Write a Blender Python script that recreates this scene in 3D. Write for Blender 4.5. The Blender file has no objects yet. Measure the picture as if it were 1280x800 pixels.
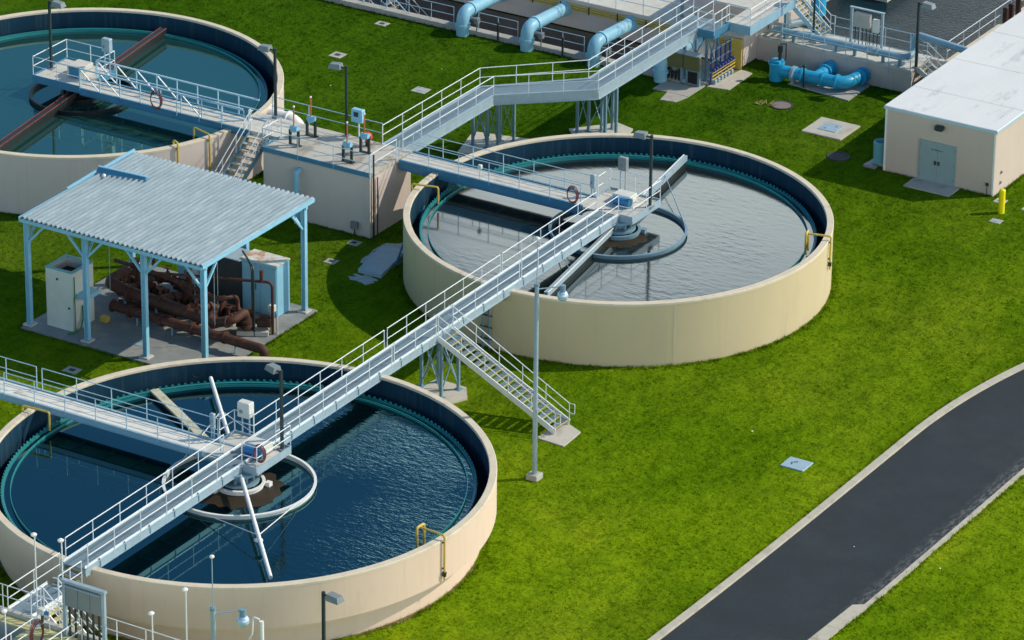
import bpy, math, random
from mathutils import Vector, Matrix

random.seed(7)
S = bpy.context.scene
COL = S.collection
PI = math.pi

# ------------------------------------------------------------------ camera
cam_d = bpy.data.cameras.new('camera')
cam_d.sensor_width = 36.0
cam_d.lens = 162.0
cam_d.clip_start = 1.0
cam_d.clip_end = 6000.0
cam = bpy.data.objects.new('camera', cam_d)
COL.objects.link(cam)
_az, _pt, _rl = math.radians(121.24139), 0.431911492, 0.010836218
_hf = Vector((math.cos(_az), math.sin(_az), 0))
_fw = _hf * math.cos(_pt) + Vector((0, 0, -math.sin(_pt)))
_r0 = Vector((math.sin(_az), -math.cos(_az), 0))
_u0 = _r0.cross(_fw)
_r = _r0 * math.cos(_rl) + _u0 * math.sin(_rl)
_u = -_r0 * math.sin(_rl) + _u0 * math.cos(_rl)
_m = Matrix.Identity(4)
for i in range(3):
    _m[i][0], _m[i][1], _m[i][2] = _r[i], _u[i], -_fw[i]
_m.translation = Vector((101.12514, -144.3952, 91.2834))
cam.matrix_world = _m
S.camera = cam

# ------------------------------------------------------------------ sun and sky
SUN_AZ = Vector((0.755, 0.655, 0)).normalized()
SUN_EL = math.radians(40.5)
sd = SUN_AZ * math.cos(SUN_EL) + Vector((0, 0, math.sin(SUN_EL)))
sl = bpy.data.lights.new('sun', 'SUN')
sl.energy = 3.6
sl.angle = math.radians(0.5)
sl.color = (1.0, 0.90, 0.74)
so = bpy.data.objects.new('sun', sl)
COL.objects.link(so)
so.rotation_euler = sd.to_track_quat('Z', 'Y').to_euler()
so.location = (60, 40, 120)

W = bpy.data.worlds.new('World')
S.world = W
W.use_nodes = True
wn = W.node_tree
for n in list(wn.nodes):
    wn.nodes.remove(n)
def wnew(t):
    return wn.nodes.new(t)
w_out = wnew('ShaderNodeOutputWorld')
w_sky = wnew('ShaderNodeTexSky')
w_sky.sky_type = 'NISHITA'
w_sky.sun_disc = False
w_sky.sun_elevation = SUN_EL
w_sky.sun_rotation = math.atan2(SUN_AZ.x, SUN_AZ.y)
w_sky.air_density = 1.0
w_sky.dust_density = 0.3
w_sky.ozone_density = 3.0
w_bg = wnew('ShaderNodeBackground')
w_bg.inputs[1].default_value = 0.12
w_tint = wnew('ShaderNodeMix')
w_tint.data_type = 'RGBA'
w_tint.blend_type = 'MULTIPLY'
w_tint.inputs[0].default_value = 1.0
w_tint.inputs[7].default_value = (0.62, 0.96, 1.02, 1)
wn.links.new(w_sky.outputs[0], w_tint.inputs[6])
wn.links.new(w_tint.outputs[2], w_bg.inputs[0])
# clouds: a bank of cloud over the north, broken cumulus elsewhere
w_tc = wnew('ShaderNodeTexCoord')
w_map = wnew('ShaderNodeMapping')
w_map.inputs['Scale'].default_value = (3.0, 3.0, 6.5)
w_map.inputs['Location'].default_value = (4.3, 1.7, 2.2)
w_noise = wnew('ShaderNodeTexNoise')
w_noise.inputs['Scale'].default_value = 1.6
w_noise.inputs['Detail'].default_value = 7
w_noise.inputs['Roughness'].default_value = 0.6
wn.links.new(w_tc.outputs['Generated'], w_map.inputs['Vector'])
wn.links.new(w_map.outputs[0], w_noise.inputs['Vector'])
def w_range(out, a, b, lo=0.0, hi=1.0):
    n = wnew('ShaderNodeMapRange')
    n.interpolation_type = 'SMOOTHSTEP'
    n.inputs['From Min'].default_value = a
    n.inputs['From Max'].default_value = b
    n.inputs['To Min'].default_value = lo
    n.inputs['To Max'].default_value = hi
    wn.links.new(out, n.inputs['Value'])
    return n.outputs[0]
def w_math(op, a, b):
    n = wnew('ShaderNodeMath')
    n.operation = op
    for k, v in ((0, a), (1, b)):
        if hasattr(v, 'node'):
            wn.links.new(v, n.inputs[k])
        else:
            n.inputs[k].default_value = v
    return n.outputs[0]
w_sep = wnew('ShaderNodeSeparateXYZ')
wn.links.new(w_tc.outputs['Generated'], w_sep.inputs[0])
w_dot = wnew('ShaderNodeVectorMath')
w_dot.operation = 'DOT_PRODUCT'
w_dot.inputs[1].default_value = (-0.855, -0.5185, 0)
wn.links.new(w_tc.outputs['Generated'], w_dot.inputs[0])
# the bank lies low in the north, its top near 25 degrees, thinning out to the west
w_bank = w_math('MULTIPLY', w_range(w_sep.outputs['Z'], 0.445, 0.40), w_range(w_dot.outputs['Value'], 0.075, -0.01))
w_bank2 = w_math('SUBTRACT', w_math('MULTIPLY', w_bank, 0.56), 0.22)
w_add = wnew('ShaderNodeMath')
w_add.operation = 'ADD'
wn.links.new(w_noise.outputs['Fac'], w_add.inputs[0])
wn.links.new(w_bank2, w_add.inputs[1])
w_fac = wnew('ShaderNodeMapRange')
w_fac.interpolation_type = 'SMOOTHSTEP'
w_fac.inputs['From Min'].default_value = 0.52
w_fac.inputs['From Max'].default_value = 0.80
wn.links.new(w_add.outputs[0], w_fac.inputs['Value'])
w_cl = wnew('ShaderNodeBackground')
w_cl.inputs[0].default_value = (0.93, 0.97, 0.97, 1)
w_cl.inputs[1].default_value = 2.0
w_mix = wnew('ShaderNodeMixShader')
wn.links.new(w_fac.outputs[0], w_mix.inputs[0])
wn.links.new(w_bg.outputs[0], w_mix.inputs[1])
wn.links.new(w_cl.outputs[0], w_mix.inputs[2])
# bright glow added low along the horizon to lift the shaded walls
w_hz = wnew('ShaderNodeBackground')
w_hz.inputs[0].default_value = (0.80, 0.93, 1.0, 1)
wn.links.new(w_range(w_sep.outputs['Z'], 0.32, 0.0, 0.0, 1.15), w_hz.inputs[1])
w_sum = wnew('ShaderNodeAddShader')
wn.links.new(w_mix.outputs[0], w_sum.inputs[0])
wn.links.new(w_hz.outputs[0], w_sum.inputs[1])
wn.links.new(w_sum.outputs[0], w_out.inputs[0])

S.view_settings.view_transform = 'Standard'
S.view_settings.look = 'None'
S.view_settings.exposure = 0.0
S.view_settings.gamma = 1.0
S.render.engine = 'CYCLES'
S.cycles.max_bounces = 6

# ------------------------------------------------------------------ materials
def mat(name, col, rough=0.6, metal=0.0, var=0.12, scale=2.0, bump=0.0, bscale=20.0,
        spec=0.4, stain=None, stain_amt=0.0, stain_scale=1.2, stretch=(1, 1, 1), stain_lo=0.55, stain_hi=0.7, streak=None, streak_amt=0.0):
    m = bpy.data.materials.new(name)
    m.use_nodes = True
    nt = m.node_tree
    b = nt.nodes['Principled BSDF']
    b.inputs['Roughness'].default_value = rough
    b.inputs['Metallic'].default_value = metal
    b.inputs['Specular IOR Level'].default_value = spec
    geo = nt.nodes.new('ShaderNodeNewGeometry')
    mp = nt.nodes.new('ShaderNodeMapping')
    mp.inputs['Scale'].default_value = stretch
    nt.links.new(geo.outputs['Position'], mp.inputs['Vector'])
    no = nt.nodes.new('ShaderNodeTexNoise')
    no.inputs['Scale'].default_value = scale
    no.inputs['Detail'].default_value = 5
    no.inputs['Roughness'].default_value = 0.62
    nt.links.new(mp.outputs[0], no.inputs['Vector'])
    mx = nt.nodes.new('ShaderNodeMix')
    mx.data_type = 'RGBA'
    lo = tuple(max(0, c * (1 - var * 1.6)) for c in col) + (1,)
    hi = tuple(min(1, c * (1 + var * 1.6)) for c in col) + (1,)
    mx.inputs[6].default_value = lo
    mx.inputs[7].default_value = hi
    nt.links.new(no.outputs['Fac'], mx.inputs[0])
    out = mx.outputs[2]
    if stain:
        n2 = nt.nodes.new('ShaderNodeTexNoise')
        n2.inputs['Scale'].default_value = stain_scale
        n2.inputs['Detail'].default_value = 6
        n2.inputs['Roughness'].default_value = 0.7
        nt.links.new(mp.outputs[0], n2.inputs['Vector'])
        mr = nt.nodes.new('ShaderNodeMapRange')
        mr.inputs['From Min'].default_value = stain_lo
        mr.inputs['From Max'].default_value = stain_hi
        mr.inputs['To Max'].default_value = stain_amt
        nt.links.new(n2.outputs['Fac'], mr.inputs['Value'])
        m2 = nt.nodes.new('ShaderNodeMix')
        m2.data_type = 'RGBA'
        m2.inputs[7].default_value = tuple(stain) + (1,)
        nt.links.new(mr.outputs[0], m2.inputs[0])
        nt.links.new(out, m2.inputs[6])
        out = m2.outputs[2]
    if streak:
        ms = nt.nodes.new('ShaderNodeMapping')
        ms.inputs['Scale'].default_value = (2.6, 2.6, 0.10)
        nt.links.new(geo.outputs['Position'], ms.inputs['Vector'])
        n4 = nt.nodes.new('ShaderNodeTexNoise')
        n4.inputs['Scale'].default_value = 1.3
        n4.inputs['Detail'].default_value = 6
        n4.inputs['Roughness'].default_value = 0.7
        nt.links.new(ms.outputs[0], n4.inputs['Vector'])
        r4 = nt.nodes.new('ShaderNodeMapRange')
        r4.inputs['From Min'].default_value = 0.52
        r4.inputs['From Max'].default_value = 0.74
        r4.inputs['To Max'].default_value = streak_amt
        nt.links.new(n4.outputs['Fac'], r4.inputs['Value'])
        m4 = nt.nodes.new('ShaderNodeMix')
        m4.data_type = 'RGBA'
        m4.inputs[7].default_value = tuple(streak) + (1,)
        nt.links.new(r4.outputs[0], m4.inputs[0])
        nt.links.new(out, m4.inputs[6])
        out = m4.outputs[2]
    nt.links.new(out, b.inputs['Base Color'])
    if bump > 0:
        n3 = nt.nodes.new('ShaderNodeTexNoise')
        n3.inputs['Scale'].default_value = bscale
        n3.inputs['Detail'].default_value = 4
        nt.links.new(geo.outputs['Position'], n3.inputs['Vector'])
        bp = nt.nodes.new('ShaderNodeBump')
        bp.inputs['Strength'].default_value = bump
        bp.inputs['Distance'].default_value = 0.05
        nt.links.new(n3.outputs['Fac'], bp.inputs['Height'])
        nt.links.new(bp.outputs[0], b.inputs['Normal'])
    return m

def water_mat(name, base, tint, ripple, scale, stretch, rough=0.03, ior=1.9, rot=0.5, grad=None):
    m = bpy.data.materials.new(name)
    m.use_nodes = True
    nt = m.node_tree
    b = nt.nodes['Principled BSDF']
    b.inputs['Base Color'].default_value = base + (1,)
    b.inputs['Roughness'].default_value = rough
    b.inputs['IOR'].default_value = ior
    b.inputs['Specular IOR Level'].default_value = 0.5
    b.inputs['Specular Tint'].default_value = tint + (1,)
    geo = nt.nodes.new('ShaderNodeNewGeometry')
    mp = nt.nodes.new('ShaderNodeMapping')
    mp.inputs['Scale'].default_value = stretch
    mp.inputs['Rotation'].default_value = (0, 0, rot)
    nt.links.new(geo.outputs['Position'], mp.inputs['Vector'])
    n = nt.nodes.new('ShaderNodeTexNoise')
    n.inputs['Scale'].default_value = scale
    n.inputs['Detail'].default_value = 3
    n.inputs['Roughness'].default_value = 0.55
    nt.links.new(mp.outputs[0], n.inputs['Vector'])
    # gusts: ripples are stronger in patches
    g = nt.nodes.new('ShaderNodeTexNoise')
    g.inputs['Scale'].default_value = 0.16
    g.inputs['Detail'].default_value = 2
    nt.links.new(geo.outputs['Position'], g.inputs['Vector'])
    gr = nt.nodes.new('ShaderNodeMapRange')
    gr.inputs['From Min'].default_value = 0.35
    gr.inputs['From Max'].default_value = 0.65
    gr.inputs['To Min'].default_value = 0.15
    gr.inputs['To Max'].default_value = 1.0
    nt.links.new(g.outputs['Fac'], gr.inputs['Value'])
    mu = nt.nodes.new('ShaderNodeMath')
    mu.operation = 'MULTIPLY'
    nt.links.new(n.outputs['Fac'], mu.inputs[0])
    nt.links.new(gr.outputs[0], mu.inputs[1])
    if grad:        # sheltered on one side, ruffled by the wind on the other
        gd = nt.nodes.new('ShaderNodeVectorMath')
        gd.operation = 'DOT_PRODUCT'
        gd.inputs[1].default_value = (grad[0], grad[1], 0)
        nt.links.new(geo.outputs['Position'], gd.inputs[0])
        gm = nt.nodes.new('ShaderNodeMapRange')
        gm.inputs['From Min'].default_value = grad[2]
        gm.inputs['From Max'].default_value = grad[3]
        gm.inputs['To Min'].default_value = 0.05
        gm.inputs['To Max'].default_value = 1.35
        nt.links.new(gd.outputs['Value'], gm.inputs['Value'])
        m5 = nt.nodes.new('ShaderNodeMath')
        m5.operation = 'MULTIPLY'
        nt.links.new(mu.outputs[0], m5.inputs[0])
        nt.links.new(gm.outputs[0], m5.inputs[1])
        mu = m5
    bp = nt.nodes.new('ShaderNodeBump')
    bp.inputs['Strength'].default_value = 1.0
    bp.inputs['Distance'].default_value = ripple
    nt.links.new(mu.outputs[0], bp.inputs['Height'])
    nt.links.new(bp.outputs[0], b.inputs['Normal'])
    return m

def grass_mat():
    m = bpy.data.materials.new('lawn')
    m.use_nodes = True
    nt = m.node_tree
    b = nt.nodes['Principled BSDF']
    b.inputs['Roughness'].default_value = 0.9
    b.inputs['Specular IOR Level'].default_value = 0.0
    geo = nt.nodes.new('ShaderNodeNewGeometry')
    def noise(scale, detail, rough, stretch=(1, 1, 1), rz=0.0):
        mp = nt.nodes.new('ShaderNodeMapping')
        mp.inputs['Scale'].default_value = stretch
        mp.inputs['Rotation'].default_value = (0, 0, rz)
        nt.links.new(geo.outputs['Position'], mp.inputs['Vector'])
        n = nt.nodes.new('ShaderNodeTexNoise')
        n.inputs['Scale'].default_value = scale
        n.inputs['Detail'].default_value = detail
        n.inputs['Roughness'].default_value = rough
        nt.links.new(mp.outputs[0], n.inputs['Vector'])
        return n.outputs['Fac']
    def ramp(fac, stops):
        r = nt.nodes.new('ShaderNodeValToRGB')
        e = r.color_ramp.elements
        e[0].position, e[0].color = stops[0][0], stops[0][1] + (1,)
        e[1].position, e[1].color = stops[-1][0], stops[-1][1] + (1,)
        for p, c in stops[1:-1]:
            q = e.new(p)
            q.color = c + (1,)
        nt.links.new(fac, r.inputs[0])
        return r.outputs[0]
    def mixc(fac, a, c, mode='MIX'):
        x = nt.nodes.new('ShaderNodeMix')
        x.data_type = 'RGBA'
        x.blend_type = mode
        if hasattr(fac, 'node'):
            nt.links.new(fac, x.inputs[0])
        else:
            x.inputs[0].default_value = fac
        nt.links.new(a, x.inputs[6])
        if hasattr(c, 'node'):
            nt.links.new(c, x.inputs[7])
        else:
            x.inputs[7].default_value = c + (1,)
        return x.outputs[2]
    big = ramp(noise(0.09, 4, 0.55), [(0.34, (0.116, 0.214, 0.004)), (0.5, (0.153, 0.254, 0.006)), (0.66, (0.200, 0.284, 0.010))])
    mid = ramp(noise(0.9, 6, 0.7), [(0.30, (0.60, 0.66, 0.6)), (0.5, (1, 1, 1)), (0.72, (1.22, 1.12, 1.0))])
    c = mixc(0.75, big, mid, 'MULTIPLY')
    fine = ramp(noise(7.0, 5, 0.75), [(0.3, (0.52, 0.58, 0.55)), (0.5, (1, 1, 1)), (0.7, (1.42, 1.32, 1.15))])
    c = mixc(0.8, c, fine, 'MULTIPLY')
    broad = ramp(noise(0.22, 5, 0.6, (1.0, 0.45, 1.0), 0.9), [(0.36, (0.66, 0.74, 0.7)), (0.52, (1, 1, 1)), (0.68, (1.20, 1.10, 1.0))])
    c = mixc(0.9, c, broad, 'MULTIPLY')
    combed = ramp(noise(1.5, 5, 0.7, (2.4, 0.55, 1.0), 0.55), [(0.32, (0.70, 0.76, 0.7)), (0.5, (1, 1, 1)), (0.70, (1.16, 1.10, 1.0))])
    c = mixc(0.8, c, combed, 'MULTIPLY')
    # thin, dry patches and a few bare ones
    dry = nt.nodes.new('ShaderNodeMapRange')
    dry.inputs['From Min'].default_value = 0.60
    dry.inputs['From Max'].default_value = 0.78
    dry.inputs['To Max'].default_value = 0.6
    nt.links.new(noise(0.33, 7, 0.72), dry.inputs['Value'])
    c = mixc(dry.outputs[0], c, (0.125, 0.125, 0.020))
    # the lawn is darker towards the far left, paler along the road
    sx = nt.nodes.new('ShaderNodeVectorMath')
    sx.operation = 'DOT_PRODUCT'
    sx.inputs[1].default_value = (0.80, -0.60, 0)
    nt.links.new(geo.outputs['Position'], sx.inputs[0])
    lr = nt.nodes.new('ShaderNodeMapRange')
    lr.inputs['From Min'].default_value = -36.0
    lr.inputs['From Max'].default_value = 6.0
    nt.links.new(sx.outputs['Value'], lr.inputs['Value'])
    lawn_tone = ramp(lr.outputs[0], [(0.0, (0.36, 0.50, 0.9)), (1.0, (1.08, 1.06, 1.0))])
    c = mixc(1.0, c, lawn_tone, 'MULTIPLY')
    nt.links.new(c, b.inputs['Base Color'])
    bp = nt.nodes.new('ShaderNodeBump')
    bp.inputs['Strength'].default_value = 0.7
    bp.inputs['Distance'].default_value = 0.12
    nt.links.new(noise(5.0, 6, 0.8), bp.inputs['Height'])
    bp2 = nt.nodes.new('ShaderNodeBump')
    bp2.inputs['Strength'].default_value = 0.5
    bp2.inputs['Distance'].default_value = 0.5
    nt.links.new(noise(0.8, 3, 0.6), bp2.inputs['Height'])
    nt.links.new(bp.outputs[0], bp2.inputs['Normal'])
    nt.links.new(bp2.outputs[0], b.inputs['Normal'])
    return m

M = {}
M['lawn'] = grass_mat()
def add_node_joints(m, pitch=3.05):
    nt = m.node_tree
    b = nt.nodes['Principled BSDF']
    src = b.inputs['Base Color'].links[0].from_socket
    geo = nt.nodes.new('ShaderNodeNewGeometry')
    sp = nt.nodes.new('ShaderNodeSeparateXYZ')
    nt.links.new(geo.outputs['Position'], sp.inputs[0])
    d = nt.nodes.new('ShaderNodeMath'); d.operation = 'DIVIDE'; d.inputs[1].default_value = pitch
    nt.links.new(sp.outputs['Y'], d.inputs[0])
    f = nt.nodes.new('ShaderNodeMath'); f.operation = 'FRACT'
    nt.links.new(d.outputs[0], f.inputs[0])
    l = nt.nodes.new('ShaderNodeMath'); l.operation = 'LESS_THAN'; l.inputs[1].default_value = 0.014
    nt.links.new(f.outputs[0], l.inputs[0])
    k = nt.nodes.new('ShaderNodeMath'); k.operation = 'MULTIPLY'; k.inputs[1].default_value = 0.35
    nt.links.new(l.outputs[0], k.inputs[0])
    x = nt.nodes.new('ShaderNodeMix'); x.data_type = 'RGBA'
    x.inputs[7].default_value = (0.10, 0.09, 0.07, 1)
    nt.links.new(k.outputs[0], x.inputs[0]); nt.links.new(src, x.inputs[6])
    nt.links.new(x.outputs[2], b.inputs['Base Color'])
def add_edge_dust(m, x0, x1, col):
    """pale grit washed out along one edge of the road"""
    nt = m.node_tree
    b = nt.nodes['Principled BSDF']
    src = b.inputs['Base Color'].links[0].from_socket
    geo = nt.nodes.new('ShaderNodeNewGeometry')
    sp = nt.nodes.new('ShaderNodeSeparateXYZ')
    nt.links.new(geo.outputs['Position'], sp.inputs[0])
    r = nt.nodes.new('ShaderNodeMapRange')
    r.inputs['From Min'].default_value = x0
    r.inputs['From Max'].default_value = x1
    nt.links.new(sp.outputs['X'], r.inputs['Value'])
    mp = nt.nodes.new('ShaderNodeMapping')
    mp.inputs['Scale'].default_value = (5.0, 1.6, 1)
    nt.links.new(geo.outputs['Position'], mp.inputs['Vector'])
    n = nt.nodes.new('ShaderNodeTexNoise')
    n.inputs['Scale'].default_value = 1.2
    n.inputs['Detail'].default_value = 7
    n.inputs['Roughness'].default_value = 0.75
    nt.links.new(mp.outputs[0], n.inputs['Vector'])
    nr = nt.nodes.new('ShaderNodeMapRange')
    nr.inputs['From Min'].default_value = 0.46
    nr.inputs['From Max'].default_value = 0.66
    nt.links.new(n.outputs['Fac'], nr.inputs['Value'])
    k = nt.nodes.new('ShaderNodeMath'); k.operation = 'MULTIPLY'
    nt.links.new(r.outputs[0], k.inputs[0]); nt.links.new(nr.outputs[0], k.inputs[1])
    x = nt.nodes.new('ShaderNodeMix'); x.data_type = 'RGBA'
    x.inputs[7].default_value = col + (1,)
    nt.links.new(k.outputs[0], x.inputs[0]); nt.links.new(src, x.inputs[6])
    nt.links.new(x.outputs[2], b.inputs['Base Color'])
M['asphalt'] = mat('asphalt', (0.017, 0.027, 0.034), 0.85, var=0.26, scale=0.5, bump=0.35, bscale=40, stain=(0.044, 0.050, 0.053), stain_amt=0.5, stain_scale=0.22, stain_lo=0.52, stain_hi=0.75)
M['kerb'] = mat('kerb_concrete', (0.50, 0.46, 0.37), 0.85, var=0.14, scale=1.5, bump=0.2, stain=(0.22, 0.20, 0.15), stain_amt=0.6, stain_scale=1.0)
add_edge_dust(M['asphalt'], 25.0, 25.7, (0.24, 0.24, 0.23))
add_node_joints(M['kerb'])
M['concrete'] = mat('concrete', (0.42, 0.41, 0.37), 0.85, var=0.16, scale=1.3, bump=0.2, stain=(0.20, 0.19, 0.16), stain_amt=0.6, stain_scale=0.7)
M['pad'] = mat('pale_concrete', (0.52, 0.49, 0.42), 0.85, var=0.12, scale=1.2, bump=0.15, stain=(0.30, 0.28, 0.22), stain_amt=0.6, stain_scale=0.8)
M['lichen'] = mat('lichen_concrete', (0.55, 0.50, 0.24), 0.9, var=0.25, scale=1.4, bump=0.2, stain=(0.16, 0.15, 0.06), stain_amt=0.8, stain_scale=1.1)
M['cream'] = mat('cream_stucco', (0.565, 0.465, 0.285), 0.85, var=0.05, scale=0.5, bump=0.06, bscale=12, stain=(0.42, 0.36, 0.25), stain_amt=0.35, stain_scale=0.35, stretch=(1, 1, 0.45), streak=(0.30, 0.25, 0.18), streak_amt=0.15)
M['cream_pale'] = mat('pale_cream_stucco', (0.69, 0.53, 0.405), 0.85, var=0.05, scale=0.5, bump=0.06, bscale=12, stain=(0.50, 0.38, 0.26), stain_amt=0.35, stain_scale=0.35, stretch=(1, 1, 0.45), streak=(0.30, 0.25, 0.18), streak_amt=0.15)
M['cream_grey'] = mat('grey_cream_stucco', (0.60, 0.51, 0.46), 0.85, var=0.05, scale=0.5, bump=0.06, bscale=12, stain=(0.42, 0.37, 0.32), stain_amt=0.35, stain_scale=0.4, stretch=(1, 1, 0.4), streak=(0.30, 0.25, 0.18), streak_amt=0.15)
M['building_wall'] = mat('building_stucco', (0.56, 0.465, 0.39), 0.85, var=0.04, scale=0.6, bump=0.05, bscale=12, stain=(0.50, 0.42, 0.34), stain_amt=0.3, stain_scale=0.5, streak=(0.30, 0.25, 0.18), streak_amt=0.10)
M['coping'] = mat('coping_concrete', (0.66, 0.57, 0.43), 0.85, var=0.12, scale=1.2, bump=0.1, stain=(0.34, 0.28, 0.20), stain_amt=0.5, stain_scale=0.9)
M['lining'] = mat('tank_lining', (0.009, 0.042, 0.075), 0.7, var=0.2, scale=0.7, spec=0.12, stain=(0.03, 0.07, 0.10), stain_amt=0.5, stain_scale=0.5, stretch=(1, 1, 0.3), streak=(0.07, 0.11, 0.13), streak_amt=0.5)  # navy puts the inner wall's blue shade into its base colour
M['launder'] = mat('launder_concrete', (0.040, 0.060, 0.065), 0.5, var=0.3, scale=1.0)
M['teal'] = mat('teal_fibreglass', (0.025, 0.24, 0.25), 0.45, var=0.15, scale=2.0)
M['teal_pale'] = mat('pale_teal_fibreglass', (0.10, 0.36, 0.36), 0.45, var=0.15, scale=2.0)
M['alu'] = mat('aluminium_rail', (0.74, 0.78, 0.80), 0.4, 0.15, var=0.06, scale=3)
M['alu_blue'] = mat('blue_grey_rail', (0.42, 0.60, 0.70), 0.4, 0.1, var=0.08, scale=3)
M['galv'] = mat('galvanised_steel', (0.32, 0.425, 0.49), 0.45, 0.15, var=0.12, scale=2.5, stain=(0.28, 0.31, 0.33), stain_amt=0.5, stain_scale=1.5)
M['grating'] = mat('grating', (0.17, 0.245, 0.29), 0.6, 0.1, var=0.15, scale=6, bump=0.3, bscale=60)
M['deck'] = mat('pale_deck', (0.58, 0.56, 0.50), 0.8, var=0.14, scale=1.8, stain=(0.34, 0.32, 0.28), stain_amt=0.6, stain_scale=1.2)
M['girder'] = mat('blue_girder_paint', (0.050, 0.195, 0.32), 0.5, var=0.14, scale=1.2, stain=(0.14, 0.27, 0.36), stain_amt=0.4, stain_scale=0.8)
M['tower'] = mat('blue_grey_steel', (0.17, 0.29, 0.36), 0.5, 0.1, var=0.12, scale=1.5)
M['shed'] = mat('shed_blue_paint', (0.25, 0.52, 0.68), 0.45, var=0.08, scale=2, stain=(0.30, 0.48, 0.58), stain_amt=0.5)
M['roof'] = mat('corrugated_sheet', (0.36, 0.45, 0.49), 0.42, 0.25, var=0.16, scale=1.6, stretch=(4, 0.5, 1), stain=(0.56, 0.66, 0.69), stain_amt=0.55, stain_scale=1.2, stain_lo=0.48, stain_hi=0.66)
M['pipe_blue'] = mat('pale_blue_pipe', (0.24, 0.50, 0.64), 0.4, var=0.1, scale=1.5, stain=(0.45, 0.68, 0.76), stain_amt=0.6, stain_scale=0.8)
M['azure'] = mat('azure_pipe', (0.025, 0.36, 0.60), 0.35, var=0.1, scale=1.5)
M['pipe_grey'] = mat('grey_blue_pipe', (0.24, 0.40, 0.50), 0.45, var=0.1, scale=1.5)
M['rust'] = mat('rusty_pipe', (0.075, 0.030, 0.020), 0.7, var=0.4, scale=2.5, bump=0.2, stain=(0.24, 0.085, 0.04), stain_amt=0.75, stain_scale=2.0)
M['rust_red'] = mat('rust_red_edge', (0.14, 0.030, 0.028), 0.7, var=0.4, scale=2.5)
M['black_steel'] = mat('blackened_steel', (0.014, 0.017, 0.018), 0.5, var=0.3, scale=2.5)
M['dark'] = mat('dark_bronze', (0.030, 0.045, 0.048), 0.45, 0.2, var=0.1)
M['lamp_grey'] = mat('lamp_grey', (0.20, 0.23, 0.24), 0.45, var=0.1)
M['white'] = mat('white_paint', (0.78, 0.78, 0.75), 0.5, var=0.06, scale=1.5)
M['offwhite'] = mat('offwhite_enamel', (0.62, 0.63, 0.58), 0.5, var=0.1, scale=1.5)
M['membrane'] = mat('roof_membrane', (0.70, 0.71, 0.70), 0.7, var=0.07, scale=0.6, bump=0.15, bscale=3, stain=(0.30, 0.31, 0.31), stain_amt=0.75, stain_scale=0.9, stretch=(1.0, 0.3, 1), stain_lo=0.58, stain_hi=0.74)
M['dry'] = mat('dry_straw', (0.34, 0.27, 0.10), 0.9)
M['door'] = mat('door_paint', (0.26, 0.355, 0.365), 0.5, var=0.04)
M['yellow'] = mat('yellow_paint', (0.58, 0.42, 0.08), 0.5, var=0.12, scale=3)
M['yellow_b'] = mat('bright_yellow', (0.85, 0.72, 0.0), 0.5, var=0.05)
M['soil'] = mat('bare_soil', (0.20, 0.15, 0.07), 0.95, var=0.35, scale=3, bump=0.6, bscale=9)
M['brown'] = mat('brown_recess', (0.22, 0.18, 0.165), 0.9, var=0.35, scale=0.7)
M['khaki'] = mat('khaki_board', (0.13, 0.125, 0.045), 0.6, var=0.1)
M['steel_panel'] = mat('stainless_panel', (0.10, 0.115, 0.12), 0.4, 0.5, var=0.2, scale=1)
M['red'] = mat('red_paint', (0.55, 0.05, 0.03), 0.5, var=0.1)
M['hose'] = mat('maroon_hose', (0.20, 0.055, 0.06), 0.6, var=0.15)
M['orange'] = mat('orange_stem', (0.50, 0.14, 0.05), 0.5, var=0.1)
M['motor'] = mat('blue_motor', (0.03, 0.18, 0.42), 0.4, var=0.1)
M['green'] = mat('green_hose', (0.02, 0.17, 0.08), 0.6)
M['glass'] = mat('camera_dome', (0.45, 0.60, 0.72), 0.12, 0.2, var=0.05, spec=0.8)
M['navy'] = mat('navy_tube', (0.05, 0.08, 0.28), 0.45, var=0.1)
M['iron'] = mat('cast_iron', (0.055, 0.050, 0.050), 0.8, var=0.2, bump=0.3)
M['hatch_blue'] = mat('hatch_plate', (0.36, 0.50, 0.58), 0.45, 0.3, var=0.12, scale=3)
M['scum_reflection'] = mat('scum_reflection_brown', (0.030, 0.020, 0.008), 0.6, var=0.4, scale=1.2)
M['trough'] = mat('mossy_trough', (0.55, 0.52, 0.38), 0.8, var=0.25, scale=2.5, stain=(0.14, 0.17, 0.05), stain_amt=0.9, stain_scale=1.8)
M['ac'] = mat('teal_tub', (0.16, 0.42, 0.47), 0.5, var=0.08)
M['splash'] = mat('spilled_concrete', (0.45, 0.46, 0.45), 0.9, var=0.2, scale=3)
M['ink'] = mat('lettering', (0.03, 0.04, 0.05), 0.6)
TINT = (0.40, 0.85, 1.0)
M['water_deep'] = water_mat('water_deep', (0.0003, 0.004, 0.006), (0.12, 0.85, 1.0), 0.013, 2.4, (1, 2.0, 1), ior=2.15, rot=0.35, grad=(0.45, 0.30, -1.0, 3.5))
M['water_silver'] = water_mat('water_silver', (0.010, 0.016, 0.017), (0.86, 0.98, 0.98), 0.0055, 1.4, (1, 2.4, 1), 0.09, ior=2.4, rot=0.35)
M['water_calm'] = water_mat('water_calm', (0.012, 0.050, 0.048), (0.40, 1.0, 0.92), 0.002, 1.2, (1, 2, 1), 0.02, ior=2.5)
M['water_dark'] = water_mat('water_dark', (0.004, 0.022, 0.030), (0.05, 0.6, 0.8), 0.06, 6.0, (1, 1.5, 1), 0.12, ior=1.11)
M['white_deck'] = mat('white_deck', (0.70, 0.68, 0.62), 0.8, var=0.12, scale=2.2, stain=(0.42, 0.38, 0.32), stain_amt=0.6, stain_scale=1.6)
M['box_deck'] = mat('stained_box_deck', (0.50, 0.48, 0.42), 0.85, var=0.16, scale=1.4, stain=(0.22, 0.17, 0.11), stain_amt=0.7, stain_scale=0.7, stain_lo=0.51, stain_hi=0.62)
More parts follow.
